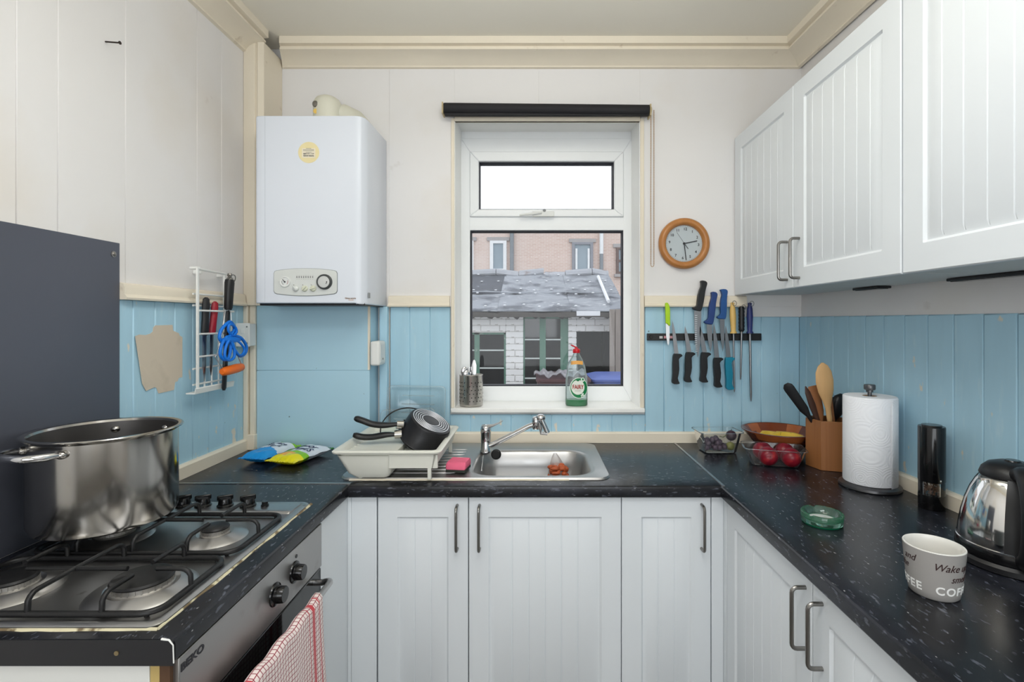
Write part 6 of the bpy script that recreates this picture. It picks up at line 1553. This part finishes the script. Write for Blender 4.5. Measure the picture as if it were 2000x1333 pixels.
MB().lathe([(0.020, -0.0001), (0.047, -0.0001), (0.0492, 0.0035), (0.046, 0.0045), (0.020, 0.0015)], 48, closed=True).build('green_foot', M_('deep_green_glass', c(0, 120, 78), 0.1, vary=0.1), at, world=False, smooth=50)
# ================================================================ back yard seen through the window
GZ = -0.20
struct(MB().box(-9, 9, YB + 0.3, 22, GZ - 0.2, GZ).build('yard_floor', M_('wet_concrete', c(120, 118, 114), 0.7, vary=0.2, vscale=2), smooth=None), 'grey concrete yard outside the window', 'ground')
YO = 6.0
def op(px, py, y=YO): return P(px, py, y)
ob = thing('outbuilding', 'derelict white-painted brick outbuilding with green windows across the yard', 'outbuilding', (0, YO, GZ))
wbk = M_('flaking_white_brick', c(238, 238, 238), 0.75, vary=0.06, vscale=20, bump=0.4, bscale=40)
overlay(wbk, c(120, 108, 102), 7, 0.60, 0.65, amount=0.9, detail=6)
mort = M_('grey_mortar', c(206, 204, 202), 0.9, vary=0.1)
dark = M_('dark_interior', c(34, 34, 38), 0.9)
# mortar core of the piers
core = MB()
piers = [(988, 1022, 612, 800), (1110, 1126, 612, 800), (800, 921, 612, 800), (921, 988, 612, 650), (1126, 1193, 612, 648)]
for x0, x1, y0, y1 in piers:
    a, b_ = op(x0, y1), op(x1, y0)
    core.box(a.x + 0.004, b_.x - 0.004, YO + 0.008, YO + 0.22, max(GZ, a.z if y1 < 790 else GZ), b_.z)
core.build('mortar', mort, ob, smooth=None)
random.seed(21)
bmesh_cache = {}
def brick(x0, x1, z0, z1):
    key = (round(x1 - x0, 3), round(z1 - z0, 3))
    if key not in bmesh_cache:
        w_, h_ = x1 - x0, z1 - z0
        o_ = MB().box(-w_ / 2, w_ / 2, 0, 0.1, -h_ / 2, h_ / 2).build('brick', wbk, ob, world=False, bevel=0.004, seg=1)
        bmesh_cache[key] = o_
    else:
        o_ = bmesh_cache[key].copy(); COL.objects.link(o_); o_.parent = ob
    o_.location = ((x0 + x1) / 2, random.uniform(-0.004, 0.004), (z0 + z1) / 2 - GZ)
for x0, x1, y0, y1 in piers:
    a, b_ = op(x0, y1), op(x1, y0)
    zlo = a.z if y1 < 790 else 0.55
    z = b_.z; r = 0
    while z > zlo + 0.02:
        z0 = max(zlo, z - 0.066)
        x = a.x - (0.0 if r % 2 else 0.112)
        while x < b_.x - 0.01:
            q0, q1 = max(a.x, x), min(b_.x, x + 0.215)
            if q1 - q0 > 0.03: brick(q0, q1, z0, z)
            x += 0.225
        z -= 0.0745; r += 1
rf_m = M_('slate_felt_roof', c(142, 146, 154), 0.8, vary=0.25, vscale=2.5, bump=0.4, bscale=14)
overlay(rf_m, c(66, 70, 80), 3.2, 0.50, 0.64, (1, 1.3, 1), amount=0.8, detail=9)
overlay(rf_m, c(184, 186, 190), 12, 0.58, 0.66, (1, 1.2, 1), amount=0.5, detail=6, seed=3)
rdk = M_('dark_wet_felt', c(66, 70, 80), 0.75, vary=0.3, vscale=4, bump=0.5, bscale=10)
overlay(rdk, c(150, 156, 166), 10, 0.62, 0.70, amount=0.6, detail=6)
ye, yt = 5.80, 7.45
ze, zt_ = op(0, 607, ye).z, op(0, 537, yt).z
def rpt(x, t_, up=0.0): return Vector((x, ye + (yt - ye) * t_, ze + (zt_ - ze) * t_ + up))
def sheet(x0, x1, t0, t1, up, mat, name='roof_sheet', th=0.02):
    nx = max(2, int((x1 - x0) / 0.15))
    top = lambda u, v: rpt(x0 + (x1 - x0) * u, t0 + (t1 - t0) * v, up + 0.010 * math.sin(u * (x1 - x0) * 9 + v * 3))
    mb = MB().grid(top, nx, 4)
    k = len(mb.v); mb.grid(lambda u, v: top(u, v) - Vector((0, 0, th)), nx, 4)
    mb.grid(lambda u, v: top(u, 0) - Vector((0, 0, th * v)), nx, 1)
    mb.grid(lambda u, v: top(0, u) - Vector((0, 0, th * v)), 4, 1); mb.grid(lambda u, v: top(1, u) - Vector((0, 0, th * v)), 4, 1)
    return mb.build(name, mat, ob, smooth=50)
xs = [-3.2, -1.6, -0.42, 0.42, 1.06]
for i, (a, b_) in enumerate(zip(xs, xs[1:])):
    sheet(a, b_ + 0.02, 0.0, 0.42, 0.0, rf_m if i > 0 else rdk)
    sheet(a, b_ + 0.02, 0.40, 1.0, 0.016, rdk if i < 2 and i != 0 and b_ < -0.4 else rf_m)
MB().tube([rpt(x, 0.402, 0.026 + 0.006 * math.sin(x * 7)) for x in [-1.6 + 0.1 * k for k in range(27)]], 0.006, 5).build('lap_highlight', M_('pale_lap_highlight', c(168, 172, 180), 0.7), ob, smooth=60)  # thin pale tube paints the highlight along the felt lap
nl = MB()
random.seed(8)
for t_ in (0.06, 0.36, 0.47, 0.72, 0.95):
    x = -1.0
    while x < 1.05:
        p = rpt(x + random.uniform(-0.05, 0.05), t_ + random.uniform(-0.03, 0.03), 0.030); nl.ball(p, 0.019, 6, 4, (1, 1, 0.5)); x += random.uniform(0.16, 0.34)
tag(nl.build('roof_nails', M_('white_roof_caps', c(226, 228, 232), 0.6), ob, smooth=60), kind='stuff')
rt_m = M_('pale_ridge_tile', c(166, 168, 174), 0.8, vary=0.15, vscale=8, bump=0.4)
overlay(rt_m, c(120, 92, 78), 6, 0.60, 0.70, amount=0.6)
for a, b_, dz, tl in ((860, 919, 0, 0.0), (919, 970, 0.0, 0.01), (970, 1014, -0.01, -0.02), (1014, 1063, 0.0, 0.02), (1064, 1104, -0.035, 0.0), (1104, 1156, 0.0, 0.015), (1156, 1188, 0.0, -0.02)):
    p0, p1 = op(a, 534, yt), op(b_ - 1, 534, yt)
    MB().rings([[(x, yt + 0.10 * math.cos(q_), zt_ + dz + s_ + 0.035 + 0.075 * math.sin(q_) - (0.03)) for q_ in [PI * k / 8 for k in range(9)]] + [(x, yt + 0.08 * math.cos(q_), zt_ + dz + s_ + 0.012 + 0.06 * math.sin(q_) - 0.03) for q_ in [PI * (8 - k) / 8 for k in range(9)]] for x, s_ in ((p0.x, -tl), (p1.x, tl))]).build('ridge_tile', rt_m, ob, smooth=40)
q0, q1 = rpt(op(1173, 549, 6.9).x, 0.82, 0.05), rpt(op(1189, 598, 6.0).x, 0.13, 0.04)
MB().tube([q0, q1], 0.022, 6).build('loose_batten', M_('white_batten', c(220, 222, 226), 0.6), ob)
MB().box(-3.2, 1.06, 5.80, 5.84, ze - 0.075, ze - 0.01).build('fascia', M_('rotten_fascia', c(70, 66, 62), 0.8, vary=0.4, vscale=6), ob)
random.seed(31)
dz_ = []
xq = -3.2
while xq < 1.06:
    dz_.append((xq, ze - 0.07 - 0.012 * math.sin(xq * 23) - 0.012 * math.sin(xq * 61 + 1) - random.random() * 0.012)); xq += 0.018
MB().prism([(x, z) for x, z in dz_] + [(1.06, ze - 0.03), (-3.2, ze - 0.03)], 5.84, 5.86, 'y').build('torn_felt', M_('torn_black_felt', c(44, 42, 44), 0.9, vary=0.4, vscale=12), ob, smooth=None)
MB().box(op(1126, 0, 5.8).x, op(1172, 0, 5.8).x, 5.79, 5.80, ze - 0.06, ze - 0.005).build('fascia_patch', bpy.data.materials['white_batten'], ob)
# dark room behind the openings, and back wall
MB().box(-3.2, 1.0, 7.4, 7.5, GZ, zt_ - 0.05).box(-3.2, -3.1, YO, 7.5, GZ, ze).box(1.0, 1.1, YO + 0.2, 7.5, GZ, ze).box(-3.2, 1.1, YO + 0.2, 7.4, 0.0 + ze - 0.03, ze - 0.02).build('inner_walls', dark, ob, smooth=None)
grn = M_('faded_green_paint', c(96, 134, 118), 0.6, vary=0.15, vscale=10)
overlay(grn, c(176, 180, 176), 12, 0.62, 0.70, amount=0.6)
pg_m = clear('dusty_pane', (0.35, 0.37, 0.40), 1.4, 0.05, film=0.02, filmcol=(0.42, 0.44, 0.48))
def yard_window(x0, x1, y0, y1, stiles, bars, mat=grn):
    """frame, stiles at px positions (x0,x1), bars at px rows; panes between"""
    A, B = op(x0, y1), op(x1, y0)
    f = MB().box(A.x, B.x, YO + 0.03, YO + 0.09, B.z - 0.03, B.z)
    for s0, s1 in stiles:
        f.box(op(s0, 0).x, op(s1, 0).x, YO + 0.03, YO + 0.09, A.z, B.z)
    f = f.build('window', mat, ob)
    fb_ = M_('pale_glazing_bar', c(206, 214, 212), 0.6) if 'pale_glazing_bar' not in bpy.data.materials else bpy.data.materials['pale_glazing_bar']
    edges = [y0 + 4] + bars + [y1]
    cols = []
    for (s0, s1), (t0, t1) in zip(stiles, stiles[1:]): cols.append((s1, t0))
    for c0, c1 in cols:
        for yb_ in bars:
            p0, p1 = op(c0, yb_), op(c1, yb_)
            MB().box(p0.x, p1.x, YO + 0.035, YO + 0.07, p0.z - 0.008, p0.z + 0.008).build('glazing_bar', fb_, f)
        for e0, e1 in zip(edges, edges[1:]):
            p0, p1 = op(c0, e1), op(c1, e0)
            MB().box(p0.x, p1.x, YO + 0.055, YO + 0.059, p0.z + 0.008, p1.z - 0.008).build('pane', pg_m, f, smooth=None)
yard_window(905, 989, 649, 830, [(905, 911), (926, 936), (984, 989)], [685, 720, 760])
yard_window(1022, 1111, 618, 900, [(1022, 1025), (1054, 1066), (1095, 1111)], [664, 701, 740, 790])
yard_window(905, 951, 622, 645, [(905, 909), (948, 951)], [])
# weathered vertical boards at the right
fnc = thing('board_fence', 'weathered grey vertical board fence at the right end of the outbuilding', 'fence', (1.2, 5.7, GZ))
wg = M_('weathered_board', c(150, 142, 136), 0.85, vary=0.25, vscale=6, vstretch=(10, 10, 0.7))
random.seed(5)
x = op(1191, 0, 5.7).x
for k in range(14):
    w_ = random.uniform(0.045, 0.075)
    MB().box(x, x + w_ - 0.006, 5.70 + random.uniform(-0.008, 0.008), 5.73, GZ, op(0, 607 - random.uniform(0, 3), 5.7).z).build('board', wg, fnc, bevel=0.003, seg=1)
    x += w_
# wheelie bins
def bin_(label, x0, x1, y0, col, ltxt):
    t = thing('wheelie_bin', label, 'bin', ((x0 + x1) / 2, y0, GZ), group='wheelie bins in the yard')
    m = M_(ltxt, col, 0.45, vary=0.06)
    ztop = P(0, 733, y0).z
    cx_ = (x0 + x1) / 2; w_ = (x1 - x0) / 2; d_ = 0.30
    MB().rings([rrect(cx_ - w_ * 0.78, cx_ + w_ * 0.78, y0 - d_ * 0.7, y0 + d_ * 0.8, 0.03, GZ + 0.06), rrect(cx_ - w_ * 0.92, cx_ + w_ * 0.92, y0 - d_ * 0.95, y0 + d_ * 0.95, 0.04, ztop - 0.12), rrect(cx_ - w_, cx_ + w_, y0 - d_, y0 + d_, 0.04, ztop - 0.10), rrect(cx_ - w_, cx_ + w_, y0 - d_, y0 + d_, 0.04, ztop - 0.035)]).build('bin_body', m, t, smooth=40)
    MB().rings([rrect(cx_ - w_ - 0.012, cx_ + w_ + 0.012, y0 - d_ - 0.012, y0 + d_, 0.04, ztop - 0.032), rrect(cx_ - w_ - 0.012, cx_ + w_ + 0.012, y0 - d_ - 0.012, y0 + d_, 0.04, ztop - 0.012), rrect(cx_ - w_ * 0.7, cx_ + w_ * 0.7, y0 - d_ * 0.7, y0 + d_ * 0.8, 0.05, ztop + 0.012)]).build('lid', m, t, smooth=40)
    MB().tube([(cx_ - w_ * 0.8, y0 + d_ + 0.04, ztop - 0.06), (cx_ + w_ * 0.8, y0 + d_ + 0.04, ztop - 0.06)], 0.015, 8).build('handle', m, t)
    for sg in (-1, 1):
        MB().lathe([(0, 0.02), (0.09, 0.02), (0.10, 0.01), (0.10, -0.01), (0.09, -0.02), (0, -0.02)], 20, (cx_ + sg * w_ * 0.85, y0 + d_ * 0.8, GZ + 0.101), ax='x').build('wheel', blackp, t, smooth=40)
bin_('brownish wheelie bin with plastic sheeting on its lid in the yard', 0.03, 0.52, 5.0, c(92, 64, 66), 'brown_bin_plastic')
bin_('blue wheelie bin in the yard at the lower right of the window', 0.56, 0.99, 5.1, c(92, 110, 176), 'blue_bin_plastic')
shp = MB().grid(lambda u, v: Vector((0.0 + 0.50 * u, 4.70 + 0.40 * v, P(0, 733, 5.0).z + 0.030 + 0.022 * math.sin(u * 17 + v * 5) * math.sin(v * 8 + 1) + 0.012 * math.sin(u * 41))), 26, 16)
tag(shp.build('plastic_sheet', clear('crumpled_polythene', (0.8, 0.8, 0.82), 1.6, 0.15, film=0.35, filmcol=(0.72, 0.70, 0.74)), org=(0.25, 4.9, P(0, 733, 5.0).z + 0.03), smooth=80, solid=0.004), 'crumpled clear plastic sheet on the brownish bin lid', 'plastic sheet')

# ---- brick terrace beyond
YH = 14.0
def hp_(px, py): return P(px, py, YH)
ho = thing('terraced_house', 'haze-paled red brick terraced house far behind the outbuilding', 'house', (0, YH, GZ))
hb_m = M_('haze_paled_brick', c(220, 198, 188), 0.9, vary=0.10, vscale=1.6)  # brick paled: distance haze put into its colour
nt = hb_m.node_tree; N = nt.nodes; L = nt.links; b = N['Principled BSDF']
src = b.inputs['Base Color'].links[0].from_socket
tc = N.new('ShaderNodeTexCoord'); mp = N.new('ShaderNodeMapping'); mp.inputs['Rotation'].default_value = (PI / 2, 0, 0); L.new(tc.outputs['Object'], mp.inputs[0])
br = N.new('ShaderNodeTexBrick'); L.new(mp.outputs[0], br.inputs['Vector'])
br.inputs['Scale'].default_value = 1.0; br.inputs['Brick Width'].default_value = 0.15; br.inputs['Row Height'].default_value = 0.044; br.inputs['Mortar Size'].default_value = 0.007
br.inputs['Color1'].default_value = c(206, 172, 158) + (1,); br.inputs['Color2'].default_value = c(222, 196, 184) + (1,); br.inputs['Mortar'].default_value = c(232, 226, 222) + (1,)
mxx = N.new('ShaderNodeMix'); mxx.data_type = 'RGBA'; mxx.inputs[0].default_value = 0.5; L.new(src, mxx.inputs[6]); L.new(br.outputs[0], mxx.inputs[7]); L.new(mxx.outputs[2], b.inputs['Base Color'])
overlay(hb_m, c(230, 220, 214), 0.45, 0.42, 0.62, amount=0.65, detail=3, seed=2)  # soft whitening that paints haze over the brick
zc = CZ + 2.95
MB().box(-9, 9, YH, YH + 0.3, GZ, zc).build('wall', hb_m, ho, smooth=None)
MB().prism([(YH - 0.25, zc - 0.02), (YH + 4.0, zc + 0.65), (YH + 8, zc - 0.02)], -9, 9, 'x').build('roof', M_('grey_slates', c(150, 152, 158), 0.8, vary=0.1), ho, smooth=None)
hwm = M_('white_house_frame', c(236, 238, 240), 0.6); hgm = M_('grey_house_frame', c(148, 150, 158), 0.7, vary=0.1)
hgl = M_('house_pane', c(150, 164, 174), 0.15, spec=0.6, vary=0.1)
stone = M_('stone_lintel', c(176, 172, 172), 0.85, vary=0.08)
def hwin(x0, x1, y0, y1, t_, mat, cross=False, lint=None):
    A, B = hp_(x0, y1), hp_(x1, y0)
    w_ = t_ * YH / FPX
    f = ringframe(A.x, B.x, A.z, B.z, w_, w_, w_, w_ * 0.8, YH - 0.06, YH + 0.02)
    if cross:
        f.box(A.x, B.x, YH - 0.05, YH + 0.02, (A.z + B.z) / 2 - 0.03, (A.z + B.z) / 2 + 0.03)
    f = f.build('window', mat, ho)
    MB().box(A.x + w_, B.x - w_, YH - 0.02, YH - 0.005, A.z + w_, B.z - w_ * 0.8).build('pane', hgl, f, smooth=None)
    MB().box(A.x - 0.08, B.x + 0.08, YH - 0.05, YH + 0.02, B.z, B.z + 0.10).build('lintel', stone, f)
    MB().box(A.x - 0.05, B.x + 0.05, YH - 0.10, YH + 0.02, A.z - 0.08, A.z).build('sill', stone, f)
    return f
hwin(957, 989.5, 471, 532, 6.5, hwm)
hwin(893, 925, 471, 532, 6.5, hwm)
f2 = hwin(1117, 1158, 474, 532, 5.5, hgm)
A, B = hp_(1122, 528), hp_(1153, 486)
for xa_, xb_2 in ((1123.5, 1127.5), (1147.5, 1151.5)):
    MB().box(hp_(xa_, 0).x, hp_(xb_2, 0).x, YH - 0.05, YH - 0.02, A.z, B.z).build('white_stile', hwm, f2)
hwin(1203, 1236, 484, 536, 5, M_('brown_house_frame', c(120, 104, 100), 0.7), cross=True)
dp_m = M_('grey_drainpipe', c(140, 146, 152), 0.6)
MB().tube([(hp_(1000, 0).x, YH - 0.08, zc), (hp_(1000, 0).x, YH - 0.08, GZ)], 0.055, 10).build('drainpipe', dp_m, ho, smooth=60)
MB().tube([(hp_(1174, 0).x, YH - 0.08, hp_(0, 497).z), (hp_(1174, 0).x, YH - 0.08, GZ)], 0.05, 10).build('drainpipe', dp_m, ho, smooth=60)
MB().tube([(hp_(1174, 0).x, YH - 0.08, zc), (hp_(1174, 0).x, YH - 0.08, hp_(0, 497).z)], 0.055, 10).build('drainpipe', hwm, ho, smooth=60)
